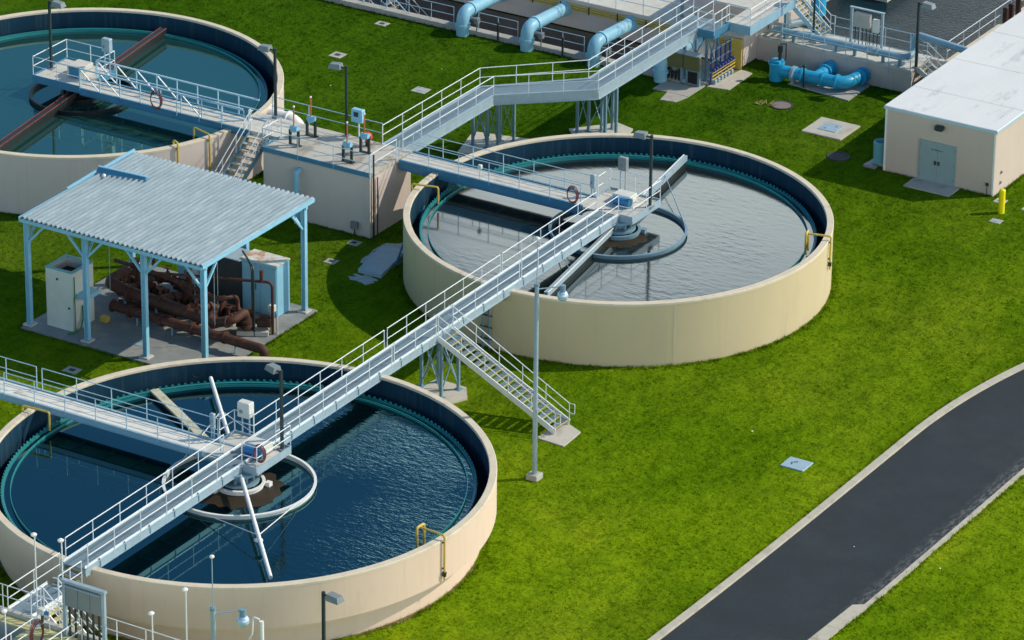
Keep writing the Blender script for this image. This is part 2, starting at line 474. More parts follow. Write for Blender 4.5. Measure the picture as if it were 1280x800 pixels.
M['shed_floor'] = mat('shed_floor', (0.23, 0.245, 0.245), 0.8, var=0.2, scale=0.9, stain=(0.36, 0.35, 0.31), stain_amt=0.6, stain_scale=0.8, stain_lo=0.5, stain_hi=0.62)

# ------------------------------------------------------------------ mesh helpers
ORG = {}
SPLIT = {'rack_valve', 'edge_beam', 'leg', 'flange', 'cross_bracing', 'clip', 'clamp', 'hinge', 'handle', 'bracket', 'cross_brace', 'brace', 'edge_lip', 'joint', 'pipe_stand', 'saddle', 'valve_box', 'regulator', 'switch', 'well_port', 'corner_trim', 'roof_seam', 'upright', 'conduit', 'gas_tube', 'latch', 'cross_bar', 'awning_arm', 'outlet_box', 'edge_angle', 'side_slab', 'stand', 'coupling'}
class MB:
    def __init__(s):
        s.v, s.f = [], []
    def _add(s, vs, fs):
        o = len(s.v)
        s.v.extend(Vector(v) for v in vs)
        s.f.extend(tuple(i + o for i in f) for f in fs)
        return s
    def box(s, x0, y0, z0, x1, y1, z1):
        x0, x1 = min(x0, x1), max(x0, x1); y0, y1 = min(y0, y1), max(y0, y1); z0, z1 = min(z0, z1), max(z0, z1)
        vs = [(x, y, z) for z in (z0, z1) for y in (y0, y1) for x in (x0, x1)]
        return s._add(vs, [(0, 2, 3, 1), (4, 5, 7, 6), (0, 1, 5, 4), (2, 6, 7, 3), (0, 4, 6, 2), (1, 3, 7, 5)])
    def bbox(s, x0, y0, z0, x1, y1, z1, b=0.03):      # box with chamfered edges
        x0, x1 = min(x0, x1), max(x0, x1); y0, y1 = min(y0, y1), max(y0, y1); z0, z1 = min(z0, z1), max(z0, z1)
        b = min(b, (x1 - x0) * .3, (y1 - y0) * .3, (z1 - z0) * .3)
        lv = [(z0, b), (z0 + b, 0), (z1 - b, 0), (z1, b)]
        vs, fs = [], []
        for z, i in lv:
            e = b if i else 0
            xa, xb, ya, yb = x0 + e, x1 - e, y0 + e, y1 - e
            c = b * (0.6 if not i else 0.6)
            vs += [(xa + c, ya, z), (xb - c, ya, z), (xb, ya + c, z), (xb, yb - c, z), (xb - c, yb, z), (xa + c, yb, z), (xa, yb - c, z), (xa, ya + c, z)]
        for k in range(3):
            for j in range(8):
                a, c2 = k * 8 + j, k * 8 + (j + 1) % 8
                fs.append((a, c2, c2 + 8, a + 8))
        fs.append(tuple(range(7, -1, -1))); fs.append(tuple(range(24, 32)))
        return s._add(vs, fs)
    def beam(s, p0, p1, w, h, up=(0, 0, 1)):
        p0, p1 = Vector(p0), Vector(p1)
        d = (p1 - p0).normalized()
        u = Vector(up)
        if abs(d.dot(u)) > 0.99:
            u = Vector((1, 0, 0))
        r = d.cross(u).normalized()
        u = r.cross(d).normalized()
        vs = []
        for p in (p0, p1):
            for a, c in ((-1, -1), (1, -1), (1, 1), (-1, 1)):
                vs.append(p + r * (a * w / 2) + u * (c * h / 2))
        return s._add(vs, [(0, 1, 2, 3), (7, 6, 5, 4), (0, 4, 5, 1), (1, 5, 6, 2), (2, 6, 7, 3), (3, 7, 4, 0)])
    def tube(s, pts, r, n=8, closed=False, caps=True, rs=None):
        P = [Vector(p) for p in pts]
        k = len(P)
        vs, fs = [], []
        ref = None
        for i in range(k):
            if closed:
                d = (P[(i + 1) % k] - P[i - 1]).normalized()
            elif i == 0:
                d = (P[1] - P[0]).normalized()
            elif i == k - 1:
                d = (P[-1] - P[-2]).normalized()
            else:
                d = ((P[i + 1] - P[i]).normalized() + (P[i] - P[i - 1]).normalized()).normalized()
            if ref is None:
                ref = Vector((0, 0, 1)) if abs(d.z) < 0.9 else Vector((1, 0, 0))
            a = (ref - d * ref.dot(d)).normalized()
            ref = a
            c = d.cross(a)
            rr = rs[i] if rs else r
            for j in range(n):
                t = 2 * PI * j / n
                vs.append(P[i] + a * (rr * math.cos(t)) + c * (rr * math.sin(t)))
        m = k if closed else k - 1
        for i in range(m):
            for j in range(n):
                q = (i + 1) % k
                fs.append((i * n + j, i * n + (j + 1) % n, q * n + (j + 1) % n, q * n + j))
        if caps and not closed:
            fs.append(tuple(range(n - 1, -1, -1)))
            fs.append(tuple((k - 1) * n + j for j in range(n)))
        return s._add(vs, fs)
    def cyl(s, x, y, z0, z1, r, n=16, r2=None):
        return s.tube([(x, y, z0), (x, y, z1)], r, n, rs=[r, r if r2 is None else r2])
    def lathe(s, prof, n=96, c=(0, 0), a0=0.0, a1=2 * PI, closedprof=True):
        full = abs(a1 - a0 - 2 * PI) < 1e-6
        k = len(prof)
        cnt = n if full else n + 1
        vs, fs = [], []
        for i in range(cnt):
            t = a0 + (a1 - a0) * i / n
            for r, z in prof:
                vs.append((c[0] + r * math.cos(t), c[1] + r * math.sin(t), z))
        for i in range(n):
            q = (i + 1) % cnt
            for j in range(k if closedprof else k - 1):
                l = (j + 1) % k
                fs.append((i * k + j, q * k + j, q * k + l, i * k + l))
        if not full and closedprof:
            fs.append(tuple(range(k)))
            fs.append(tuple((cnt - 1) * k + j for j in range(k - 1, -1, -1)))
        return s._add(vs, fs)
    def disc(s, x, y, z, r, n=96):
        return s._add([(x + r * math.cos(2 * PI * i / n), y + r * math.sin(2 * PI * i / n), z) for i in range(n)], [tuple(range(n))])
    def quad(s, a, b, c, d):
        return s._add([a, b, c, d], [(0, 1, 2, 3)])
    def prism(s, poly, z0, z1):
        n = len(poly)
        vs = [(x, y, z0) for x, y in poly] + [(x, y, z1) for x, y in poly]
        return s._add(vs, [tuple(range(n - 1, -1, -1)), tuple(range(n, 2 * n))] + [(i, (i + 1) % n, (i + 1) % n + n, i + n) for i in range(n)])
    def ball(s, x, y, z, r, sz=1.0, n=14, m=9):
        prof = [(max(1e-4, r * math.sin(PI * i / m)), z - r * sz * math.cos(PI * i / m)) for i in range(m + 1)]
        return s.lathe(prof, n, (x, y), closedprof=False)
    def pieces(s):
        par = list(range(len(s.v)))
        def find(a):
            while par[a] != a:
                par[a] = par[par[a]]
                a = par[a]
            return a
        for f in s.f:
            r0 = find(f[0])
            for i in f[1:]:
                par[find(i)] = r0
        grp = {}
        for f in s.f:
            grp.setdefault(find(f[0]), []).append(f)
        out = []
        for fs in grp.values():
            used = sorted({i for f in fs for i in f})
            ix = {o: n for n, o in enumerate(used)}
            m = MB()
            m.v = [s.v[i] for i in used]
            m.f = [tuple(ix[i] for i in f) for f in fs]
            out.append(m)
        return out
    def build(s, name, material, parent=None, smooth=False, label=None):
        if parent and name in SPLIT:
            ps = s.pieces()
            if len(ps) > 1:
                last = None
                for m in ps:
                    last = m.build(name, material, parent, smooth, label)
                return last
        me = bpy.data.meshes.new(name)
        off = ORG.get(parent.name, Vector((0, 0, 0))) if parent else Vector((0, 0, 0))
        me.from_pydata([tuple(v - off) for v in s.v], [], s.f)
        me.update()
        me.validate()
        import bmesh
        bm = bmesh.new(); bm.from_mesh(me)
        bmesh.ops.recalc_face_normals(bm, faces=bm.faces[:])
        bm.to_mesh(me); bm.free()
        if smooth:
            me.polygons.foreach_set('use_smooth', [True] * len(me.polygons))
            try:
                me.set_sharp_from_angle(angle=math.radians(38))
            except Exception:
                pass
        me.materials.append(material)
        o = bpy.data.objects.new(name, me)
        COL.objects.link(o)
        if parent:
            o.parent = parent
            ORG[o.name] = off
        if label:
            o['label'] = label
        return o

def tag(o, label, cat, group=None):
    o['label'] = label
    o['category'] = cat
    if group:
        o['group'] = group
    return o
def thing(name, label, cat, loc=(0, 0, 0), group=None, local=False, rz=0.0):
    o = bpy.data.objects.new(name, None)
    o.empty_display_size = 0.3
    COL.objects.link(o)
    o.location = loc
    o.rotation_euler = (0, 0, rz)
    ORG[o.name] = Vector((0, 0, 0)) if local else Vector(loc)
    return tag(o, label, cat, group)
def single(name, mb, material, label, cat, group=None, smooth=False):     # a thing that is one mesh, origin at its base
    c = Vector((0, 0, 0))
    for v in mb.v:
        c += v
    c /= len(mb.v)
    c.z = min(v.z for v in mb.v)
    mb.v = [v - c for v in mb.v]
    o = mb.build(name, material, None, smooth)
    o.location = c
    return tag(o, label, cat, group)
def struct(name, mb, material, kind='structure', smooth=False):
    o = mb.build(name, material, None, smooth)
    o['kind'] = kind
    return o
def kids(o):
    return list(o.children)
def copy_tree(o, parent=None):
    c = o.copy()
    COL.objects.link(c)
    if parent is not None:
        c.parent = parent
    for ch in kids(o):
        copy_tree(ch, c)
    return c
def dup(o, loc, rz=None, label=None, group=None):
    c = copy_tree(o)
    c.location = loc
    if rz is not None:
        c.rotation_euler = (0, 0, rz)
    if label:
        c['label'] = label
    if group:
        c['group'] = group
    return c
def arc(c, r, a0, a1, n, ax, ay):
    c, ax, ay = Vector(c), Vector(ax), Vector(ay)
    return [c + ax * (r * math.cos(a0 + (a1 - a0) * i / n)) + ay * (r * math.sin(a0 + (a1 - a0) * i / n)) for i in range(n + 1)]
def bend(pts, rad, n=6):        # round the corners of a polyline
    P = [Vector(p) for p in pts]
    out = [P[0]]
    for i in range(1, len(P) - 1):
        a = (P[i - 1] - P[i]); b = (P[i + 1] - P[i])
        ra = min(rad, a.length * .49, b.length * .49)
        p, q = P[i] + a.normalized() * ra, P[i] + b.normalized() * ra
        for k in range(n + 1):
            t = k / n
            out.append(p * (1 - t) ** 2 + P[i] * (2 * t * (1 - t)) + q * t * t)
    out.append(P[-1])
    return out

def railing(root, pts, h=1.07, spacing=1.7, m=None, post_r=0.024, rail_r=0.024, drop=0.12, mids=(0.52,), ends=True, post_m=None):
    """rails along a 3D line of deck points, each post a sub-part"""
    m = m or M['alu']
    P = [Vector(p) for p in pts]
    b = MB()
    up = Vector((0, 0, 1))
    top = [p + up * h for p in P]
    b.tube(top, rail_r, 6)
    for k in mids:
        b.tube([p + up * (h * k) for p in P], rail_r * 0.9, 6)
    rl = b.build('railing', m, root)
    for i in range(len(P) - 1):
        d = P[i + 1] - P[i]
        n = max(1, round(d.length / spacing))
        for k in range(n + 1):
            if k == n and i < len(P) - 2:
                continue
            q = P[i] + d * (k / n)
            MB().tube([q - up * drop, q + up * (h - rail_r)], post_r, 6).build('post', post_m or m, rl)
    return rl

# ------------------------------------------------------------------ ground, road, kerbs
g = MB()
PX0, PX1, PY0, PY1 = -70.0, -9.2, 55.95, 59.22          # sunken gallery along the aeration basin
def gq(x0, y0, x1, y1):
    g.quad((x0, y0, 0), (x1, y0, 0), (x1, y1, 0), (x0, y1, 0))
gq(-3000, -3000, 3000, PY0); gq(-3000, PY1, 3000, 3000); gq(-3000, PY0, PX0, PY1); gq(PX1, PY0, 3000, PY1)
struct('ground', g, M['lawn'])
b = MB(); b.box(PX0, PY0 - .01, -2.0, PX1, PY1 + 1.2, -1.9)
struct('gallery_floor', b, M['concrete'])

def road_edge(y):       # left edge of the road: straight, then bending away
    return 20.0 + 0.35 * math.tanh((y - 2) / 8) * 0.6 + (0.0 if y < 24 else 0.0125 * (y - 24) ** 2)
ys = [-160 + 4 * i for i in range(40)] + [0 + 1.0 * i for i in range(46)] + [46 + 2.5 * i for i in range(30)]
def ribbon(x_in, x_out, z0, z1):
    b = MB()
    vs, fs = [], []
    for y in ys:
        xa, xb = x_in(y), x_out(y)
        vs += [(xa, y, z0), (xa, y, z1), (xb, y, z1), (xb, y, z0)]
    for i in range(len(ys) - 1):
        o = i * 4
        for j in range(3):
            fs.append((o + j, o + j + 1, o + j + 5, o + j + 4))
    return b._add(vs, fs)
rw = lambda y: 5.55 + (0.0 if y < 24 else 0.004 * (y - 24) ** 2)
struct('road', ribbon(road_edge, lambda y: road_edge(y) + rw(y), -0.02, 0.012), M['asphalt'])
struct('kerb', ribbon(lambda y: road_edge(y) - 0.32, lambda y: road_edge(y) + 0.003, -0.05, 0.14), M['kerb'])
jit = [random.uniform(-0.03, 0.03) for _ in range(400)]
struct('kerb', ribbon(lambda y: road_edge(y) + rw(y) - 0.003, lambda y: road_edge(y) + rw(y) + 0.22 + jit[int(y * 1.7) % 400], -0.05, 0.06), M['kerb'])
b = MB(); b.prism([(24.88, -12), (road_edge(-12) + rw(0) - .004, -12), (road_edge(4) + rw(0) - .004, 4), (road_edge(8.6) + rw(0) - .004, 8.6), (25.28, 8.3), (25.06, 2)], -0.02, 0.055)
struct('gutter', b, M['kerb'])

def soil_ring(c, r0, r1, name='bare_soil'):
    b = MB()
    n = 140
    vs, fs = [], []
    for i in range(n):
        t = 2 * PI * i / n
        rr = r1 + 0.16 * math.sin(9 * t + 1.3) * math.sin(4 * t) + random.uniform(-0.10, 0.10)
        vs += [(c[0] + r0 * math.cos(t), c[1] + r0 * math.sin(t), 0.012), (c[0] + rr * math.cos(t), c[1] + rr * math.sin(t), 0.012)]
    for i in range(n):
        q = (i + 1) % n
        fs.append((2 * i, 2 * i + 1, 2 * q + 1, 2 * q))
    b._add(vs, fs)
    struct(name, b, M['soil'])
soil_ring((0, 0), 10.3, 10.50)

# ------------------------------------------------------------------ tanks
TANKS = {'C': (0.0, 0.0, 11.0), 'B': (0.0, 32.05, 10.34), 'A': (-32.0, 32.2, 10.36)}
ZR = 3.2
def tank(c, R, label, wall_m, overhang, weir_r, teeth, weir_m, baffle_m):
    cx, cy = c
    t = thing('settling_tank', label, 'tank', (cx, cy, 0), 'round concrete settling tanks')
    prof = [(R - 0.30, 1.0), (R - 0.30, ZR - 0.12), (R, ZR - 0.12)]
    if overhang:
        prof += [(R, 1.27), (R - 0.05, 1.25), (R - 0.60, 1.10), (R - 0.60, -0.4), (R - 1.2, -0.4), (R - 1.2, 1.0)]
    else:
        prof += [(R, -0.4), (R - 0.9, -0.4), (R - 0.9, 1.0)]
    MB().lathe(prof, 160, c).build('wall', wall_m, t, True)
    MB().lathe([(R - 0.325, ZR - 0.118), (R + 0.012, ZR - 0.118), (R + 0.012, ZR - 0.02), (R - 0.01, ZR), (R - 0.305, ZR), (R - 0.325, ZR - 0.02)], 160, c).build('coping', M['coping'], t, True)
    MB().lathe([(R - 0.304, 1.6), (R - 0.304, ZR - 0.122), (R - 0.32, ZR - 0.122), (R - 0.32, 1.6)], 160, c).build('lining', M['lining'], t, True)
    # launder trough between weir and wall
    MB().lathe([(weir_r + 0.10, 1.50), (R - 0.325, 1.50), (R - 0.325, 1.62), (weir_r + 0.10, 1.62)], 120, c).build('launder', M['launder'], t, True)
    # weir plate with its notches
    n = 400
    b = MB()
    vs, fs = [], []
    for i in range(n):
        a = 2 * PI * i / n
        hi = 2.47 if (not teeth or (i % 2 == 0)) else 2.36
        for r, z in ((weir_r, 1.5), (weir_r + 0.10, 1.5), (weir_r + 0.10, 2.36), (weir_r, 2.36)):
            vs.append((cx + r * math.cos(a), cy + r * math.sin(a), z))
    for i in range(n):
        q = (i + 1) % n
        for j in range(4):
            l = (j + 1) % 4
            fs.append((i * 4 + j, q * 4 + j, q * 4 + l, i * 4 + l))
    b._add(vs, fs)
    wp = b.build('weir_wall', weir_m, t, True)
    if teeth:
        b = MB()
        nt = 216
        vs, fs = [], []
        prof_a = []
        for i in range(nt):
            for da, hi in ((-0.26, 2.37), (-0.14, 2.46), (0.14, 2.46), (0.26, 2.37)):
                a = 2 * PI * (i + da) / nt
                for r, z in ((weir_r + 0.102, 2.30), (weir_r + 0.140, 2.30), (weir_r + 0.140, hi), (weir_r + 0.102, hi)):
                    vs.append((cx + r * math.cos(a), cy + r * math.sin(a), z))
        m_ = nt * 4
        for i in range(m_):
            q = (i + 1) % m_
            for j in range(4):
                l = (j + 1) % 4
                fs.append((i * 4 + j, q * 4 + j, q * 4 + l, i * 4 + l))
        b._add(vs, fs)
        b.build('notched_plate', M['teal'], wp)
    # scum baffle standing just inside the weir
    MB().lathe([(weir_r - 0.29, 2.1), (weir_r - 0.26, 2.1), (weir_r - 0.26, 2.42), (weir_r - 0.29, 2.42)], 160, c).build('scum_baffle', baffle_m, t, True)
    w = MB(); w.disc(cx, cy, 2.30, weir_r + 0.005)
    return t, w
tC, w = tank((0, 0), 11.0, 'nearest round cream tank with deep blue water and overhanging rim', M['cream_pale'], True, 10.02, True, M['teal'], M['teal'])
struct('water', w, M['water_deep'])
tB, w = tank((0, 32.05), 10.34, 'middle round cream tank with silvery rippled water', M['cream'], False, 9.42, True, M['teal'], M['teal'])
struct('water', w, M['water_silver'])
tA, w = tank((-32.0, 32.2), 10.36, 'far left round tank with calm teal water and rusty red skimmer arms', M['cream_grey'], False, 9.42, False, M['teal'], M['teal'])
struct('water', w, M['water_calm'])
for (cx, cy), R, wr in (((0, 0), 11.0, 10.02), ((0, 32.05), 10.34, 9.42), ((-32.0, 32.2), 10.36, 9.42)):
    struct('water', MB().lathe([(wr + 0.10, 1.75), (R - 0.318, 1.75)], 120, (cx, cy), closedprof=False), M['water_dark'])
# construction joints on the outer walls
for root, c, R, angs, z0 in ((tB, (0, 32.05), 10.34, (-45,), 0.0), (tA, (-32, 32.2), 10.36, (-50,), 0.0)):
    b = MB()
    for a in angs:
        a = math.radians(a)
        b.beam((c[0] + R * math.cos(a), c[1] + R * math.sin(a), z0), (c[0] + R * math.cos(a), c[1] + R * math.sin(a), 3.05), 0.012, 0.02)
    b.build('joint', M['cream_grey'], root)

# ------------------------------------------------------------------ collector mechanism of each tank
def mechanism(c, label, ang, style, ring_r, ring_m, arm_m):
    cx, cy = c
    t = thing('rotating_skimmer', label, 'skimmer', (cx, cy, 2.0))
    MB().cyl(cx, cy, -0.2, 3.0, 0.42, 24).build('centre_column', M['tower'] if style != 'dark' else M['black_steel'], t, True)
    b = MB()
    b.lathe([(ring_r - 0.09, 1.9), (ring_r - .03, 1.9), (ring_r - .03, 2.44), (ring_r + 0.03, 2.44), (ring_r + 0.03, 2.50), (ring_r - 0.09, 2.50)], 96, c)
    fr = b.build('feed_well', ring_m, t, True)
    MB().lathe([(0.98, 2.0), (1.05, 2.0), (1.05, 2.46), (1.12, 2.46), (1.12, 2.52), (0.98, 2.52)], 48, c).build('inner_well', ring_m, t, True)
    b = MB()
    for k in range(8):
        a = k * PI / 4 + 0.3
        b.beam((cx + .62 * math.cos(a), cy + .62 * math.sin(a), 2.2), (cx + .62 * math.cos(a), cy + .62 * math.sin(a), 3.05), 0.10, 0.10)
    b.lathe([(0.5, 2.52), (0.86, 2.52), (0.86, 2.64), (0.5, 2.64)], 32, c)
    b.lathe([(0.4, 2.95), (0.82, 2.95), (0.82, 3.08), (0.4, 3.08)], 32, c)
    b.build('drive_cage', M['tower'] if style != 'dark' else M['black_steel'], t, True)
    # lugs where the inner well opens
    b = MB()
    for a in (0.5, 2.4, 4.3):
        p = Vector((cx, cy, 0)) + Vector((math.cos(a), math.sin(a), 0)) * 1.25
        b.box(p.x - .12, p.y - .12, 2.05, p.x + .12, p.y + .12, 2.5)
    b.build('well_port', ring_m, t)
    for k in (0, 1):
        a = math.radians(ang) + k * PI
        d = Vector((math.cos(a), math.sin(a), 0))
        n = Vector((-d.y, d.x, 0))
        o = Vector((cx, cy, 0))
        if style == 'pipe':
            b = MB(); b.tube([o + d * 0.5 + Vector((0, 0, 3.0)), o + d * 9.6 + Vector((0, 0, 2.85))], 0.092, 10)
            arm = b.build('skimmer_arm', arm_m, t, True)
            hub = o + d * 6.0 + Vector((0, 0, 2.95))
            for sgn in (1, -1):
                q = o + d * (ring_r * 0.80) + n * (sgn * ring_r * 0.62) + Vector((0, 0, 2.5))
                MB().tube([hub, q], 0.022, 5).build('stay_rod', arm_m, arm)
            MB().lathe([(0.0, 2.7), (0.19, 2.7), (0.19, 2.74), (0.0, 2.74)], 12, (hub.x, hub.y)).build('stay_collar', arm_m, arm)
        else:
            b = MB()
            w = 0.19 if style == 'trough' else 0.34
            p0, p1 = o + d * 0.9 + Vector((0, 0, 2.72)), o + d * 9.05 + Vector((0, 0, 2.72))
            b.beam(p0, p1, w, 0.28)
            arm = b.build('skimmer_arm', arm_m, t)
            b = MB()
            for sgn in ((1, -1) if style == 'dark' else (1,)):
                b.tube([p0 + n * (sgn * w / 2) + Vector((0, 0, .15)), p1 + n * (sgn * w / 2) + Vector((0, 0, .14))], 0.035, 6)
            b.build('edge_lip', M['rust_red'] if style == 'dark' else M['offwhite'], arm)
            b = MB()
            b.beam(p0 - Vector((0, 0, .30)), p1 - Vector((0, 0, .30)), w * 0.4, 0.35)
            b.build('blade', M['black_steel'], arm)
            if style == 'dark':
                continue
            hub = o + d * 6.2 + Vector((0, 0, 2.9))
            q = o + d * (ring_r * 0.5) + n * (-ring_r * 0.85) + Vector((0, 0, 2.5))
            MB().tube([hub, q], 0.018, 5).build('stay_rod', M['galv'], arm)
            q2 = o + d * (ring_r * 0.62) + n * (-ring_r * 0.77) + Vector((0, 0, 2.5))
            MB().tube([hub, q2], 0.018, 5).build('stay_rod', M['galv'], arm)
    return t
mC = mechanism((0, 0), 'skimmer of two white pipe arms turning inside the deep blue tank', 132.2, 'pipe', 3.28, M['white'], M['white'])
mB = mechanism((0, 32.05), 'skimmer of two pale trough arms turning inside the silvery tank', 98.5, 'trough', 3.32, M['tower'], M['galv'])
mA = mechanism((-32.0, 32.2), 'blackened skimmer with red rusted arms inside the calm far left tank', 98.0, 'dark', 2.7, M['black_steel'], M['black_steel'])
# scum in the near feed well; the middle tank's patch paints a reflection
def blob(name, pts, z, m):
    b = MB(); b._add([(x, y, z) for x, y in pts], [tuple(range(len(pts)))])
    return struct(name, b, m, 'stuff')
def blob_pts(cx, cy, r, seed, a0=0, a1=2 * PI):
    rr = random.Random(seed)
    return [(cx + r * (1 + rr.uniform(-.12, .12)) * math.cos(a0 + (a1 - a0) * i / 40), cy + r * (1 + rr.uniform(-.12, .12)) * math.sin(a0 + (a1 - a0) * i / 40)) for i in range(40)]
blob('scum', blob_pts(0.15, -0.3, 1.9, 3), 2.306, M['scum_reflection'])
blob('scum', blob_pts(0.3, 31.6, 1.35, 5), 2.306, M['scum_reflection'])  # dark reflection painted as a brown patch on the silvery water

# mossy scum trough reaching in from the weir of the nearest tank
t = thing('scum_trough', 'pale mossy scum trough across the deep blue water beside the left catwalk', 'trough', (-6, 4, 2.3))
d0, d1 = Vector((-8.25, 5.30, 2.52)), Vector((-3.5, 2.45, 2.52))
MB().beam(d0, d1, 0.42, 0.10).build('top', M['trough'], t)
nn = (d1 - d0).normalized(); sd_ = Vector((nn.y, -nn.x, 0))
MB().beam(d0 - sd_ * .2 - Vector((0, 0, .24)), d1 - sd_ * .2 - Vector((0, 0, .24)), 0.05, 0.38).build('side_plate', M['black_steel'], t)
MB().beam(d0 + sd_ * .2 - Vector((0, 0, .24)), d1 + sd_ * .2 - Vector((0, 0, .24)), 0.05, 0.38).build('side_plate', M['black_steel'], t)

# ------------------------------------------------------------------ catwalks
def girder_run(root, a, bpt, width, z, depth, m, deck_m, kick=0.0, kick_m=None, deck_t=0.06):
    """one straight walkway bay: deck, a girder each side, kick plates"""
    a, bpt = Vector((a[0], a[1], 0)), Vector((bpt[0], bpt[1], 0))
    d = (bpt - a).normalized(); n = Vector((-d.y, d.x, 0))
    zv = lambda q: Vector((0, 0, q))
    MB().beam(a + zv(z - deck_t / 2), bpt + zv(z - deck_t / 2), width - 0.10, deck_t).build('deck', deck_m, root)
    for s in (1, -1):
        b = MB()
        o = n * (s * width / 2)
        b.beam(a + o + zv(z - depth / 2 + 0.03), bpt + o + zv(z - depth / 2 + 0.03), 0.04, depth)
        b.beam(a + o + zv(z + 0.04), bpt + o + zv(z + 0.04), 0.12, 0.03)
        b.beam(a + o + zv(z - depth + 0.04), bpt + o + zv(z - depth + 0.04), 0.12, 0.03)
        b.build('girder', m, root)
        if kick:
            MB().beam(a + o * 0.97 + zv(z + 0.055 + kick / 2), bpt + o * 0.97 + zv(z + 0.055 + kick / 2), 0.012, kick).build('kick_plate', kick_m or m, root)
    L = (bpt - a).length
    b = MB()
    k = max(2, int(L / 1.6))
    for i in range(k + 1):
        q = a + d * (L * i / k)
        b.beam(q + n * (width / 2 - .03) + zv(z - depth * 0.7), q - n * (width / 2 - .03) + zv(z - depth * 0.7), 0.06, 0.10)
    b.build('cross_bracing', m, root)

ZD = 3.35
LW0, LW1 = -0.86, 0.26
lw = thing('long_catwalk', 'long straight pale aluminium catwalk across the deep blue tank and on to the silvery tank', 'catwalk', (-0.3, 15, ZD))
girder_run(lw, (-0.30, -11.4), (-0.30, 31.6), 1.12, ZD, 0.34, M['galv'], M['grating'], 0.11, M['alu'])
for k in range(24):
    y = -10.4 + 1.75 * k
    b = MB(); b.beam((LW1 + .035, y, ZD - .30), (LW1 + .035, y, ZD + .02), .05, .03); b.beam((LW1 + .03, y - .06, ZD - .02), (LW1 + .03, y - .06, ZD + .14), .03, .05)
    b.build('post_bracket', M['tower'], lw)
# platform over the nearest tank's drive
MB().box(-1.85, -0.15, ZD - 0.10, -0.90, 2.36, ZD - 0.005).build('platform', M['deck'], lw)
MB().box(0.325, -0.15, ZD - 0.10, 1.02, 2.36, ZD - 0.005).build('platform', M['deck'], lw)
b = MB()
for x0, y0, x1, y1 in ((1.02, -0.17, 1.06, 2.40), (-1.89, 1.2, -1.85, 2.40), (-1.85, 2.36, -0.92, 2.40), (0.33, 2.36, 1.02, 2.40), (0.33, -0.19, 1.02, -0.15)):
    b.box(x0, y0, ZD - 0.26, x1, y1, ZD + 0.10)
b.build('edge_beam', M['galv'], lw)
# platform over the silvery tank's drive
MB().box(-1.75, 31.68, ZD - 0.10, 1.0, 34.3, ZD - 0.003).build('platform', M['deck'], lw)
b = MB()
for x0, y0, x1, y1 in ((1.0, 31.64, 1.04, 34.34), (-1.79, 33.0, -1.75, 34.34), (-1.75, 34.30, 1.0, 34.34), (0.30, 31.64, 1.0, 31.68)):
    b.box(x0, y0, ZD - 0.28, x1, y1, ZD + 0.10)
b.build('edge_beam', M['galv'], lw)
railing(lw, [(LW0, -11.2, ZD), (LW0, 0.1, ZD)], spacing=1.75)
railing(lw, [(LW0, 2.36, ZD), (LW0, 12.7, ZD)], spacing=1.75)
railing(lw, [(LW0, 12.95, ZD), (LW0, 22.6, ZD)], spacing=1.75)
railing(lw, [(LW0, 22.8, ZD), (LW0, 31.4, ZD)], spacing=1.75)
railing(lw, [(LW1, -11.2, ZD), (LW1, -0.17, ZD), (1.03, -0.17, ZD), (1.03, 2.38, ZD), (0.55, 2.38, ZD)], spacing=1.75)
railing(lw, [(LW1, 2.4, ZD), (LW1, 11.6, ZD)], spacing=1.75)
railing(lw, [(LW1, 11.8, ZD), (LW1, 15.3, ZD)], spacing=1.75)
railing(lw, [(LW1, 16.7, ZD), (LW1, 22.5, ZD)], spacing=1.75)
railing(lw, [(LW1, 22.7, ZD), (LW1, 31.6, ZD), (1.02, 31.65, ZD), (1.02, 34.3, ZD), (-1.76, 34.3, ZD), (-1.76, 33.1, ZD)], spacing=1.6)
railing(lw, [(-1.87, 1.25, ZD), (-1.87, 2.38, ZD), (LW0, 2.38, ZD)], spacing=1.4)
# a few steps down to the near landing
for i in range(3):
    MB().box(LW0 + .05, -11.42 - 0.30 * (i + 1), ZD - 0.19 * (i + 1) - 0.04, LW1 - .05, -11.42 - 0.30 * i, ZD - 0.19 * (i + 1)).build('step', M['grating'], lw)
    MB().box(LW0 + .05, -11.42 - 0.30 * i - 0.05, ZD - 0.19 * (i + 1) + 0.002, LW1 - .05, -11.42 - 0.30 * i - 0.005, ZD - 0.19 * (i + 1) + 0.012).build('step_nosing', M['yellow'], lw)
# lower landing walkway
ZL = 2.76
lo = thing('landing_walkway', 'low pale landing walkway leading down off the long catwalk at the lower left', 'walkway', (-0.4, -14, ZL))
girder_run(lo, (-0.37, -12.35), (-0.37, -15.0), 1.25, ZL, 0.35, M['alu'], M['grating'], 0.10, M['alu'])
railing(lo, [(-0.95, -11.5, ZL), (-0.95, -15.0, ZL)], spacing=1.5)
railing(lo, [(0.22, -11.6, ZL), (0.22, -13.15, ZL)], spacing=.9)
railing(lo, [(0.22, -14.35, ZL), (0.22, -15.0, ZL)], spacing=.7)
b = MB()
for x, y in ((-0.85, -15.2), (0.12, -15.2), (-0.85, -12.9), (0.12, -12.9)):
    b.beam((x, y, 0), (x, y, ZL - .3), 0.1, 0.1)
b.build('leg', M['galv'], lo)

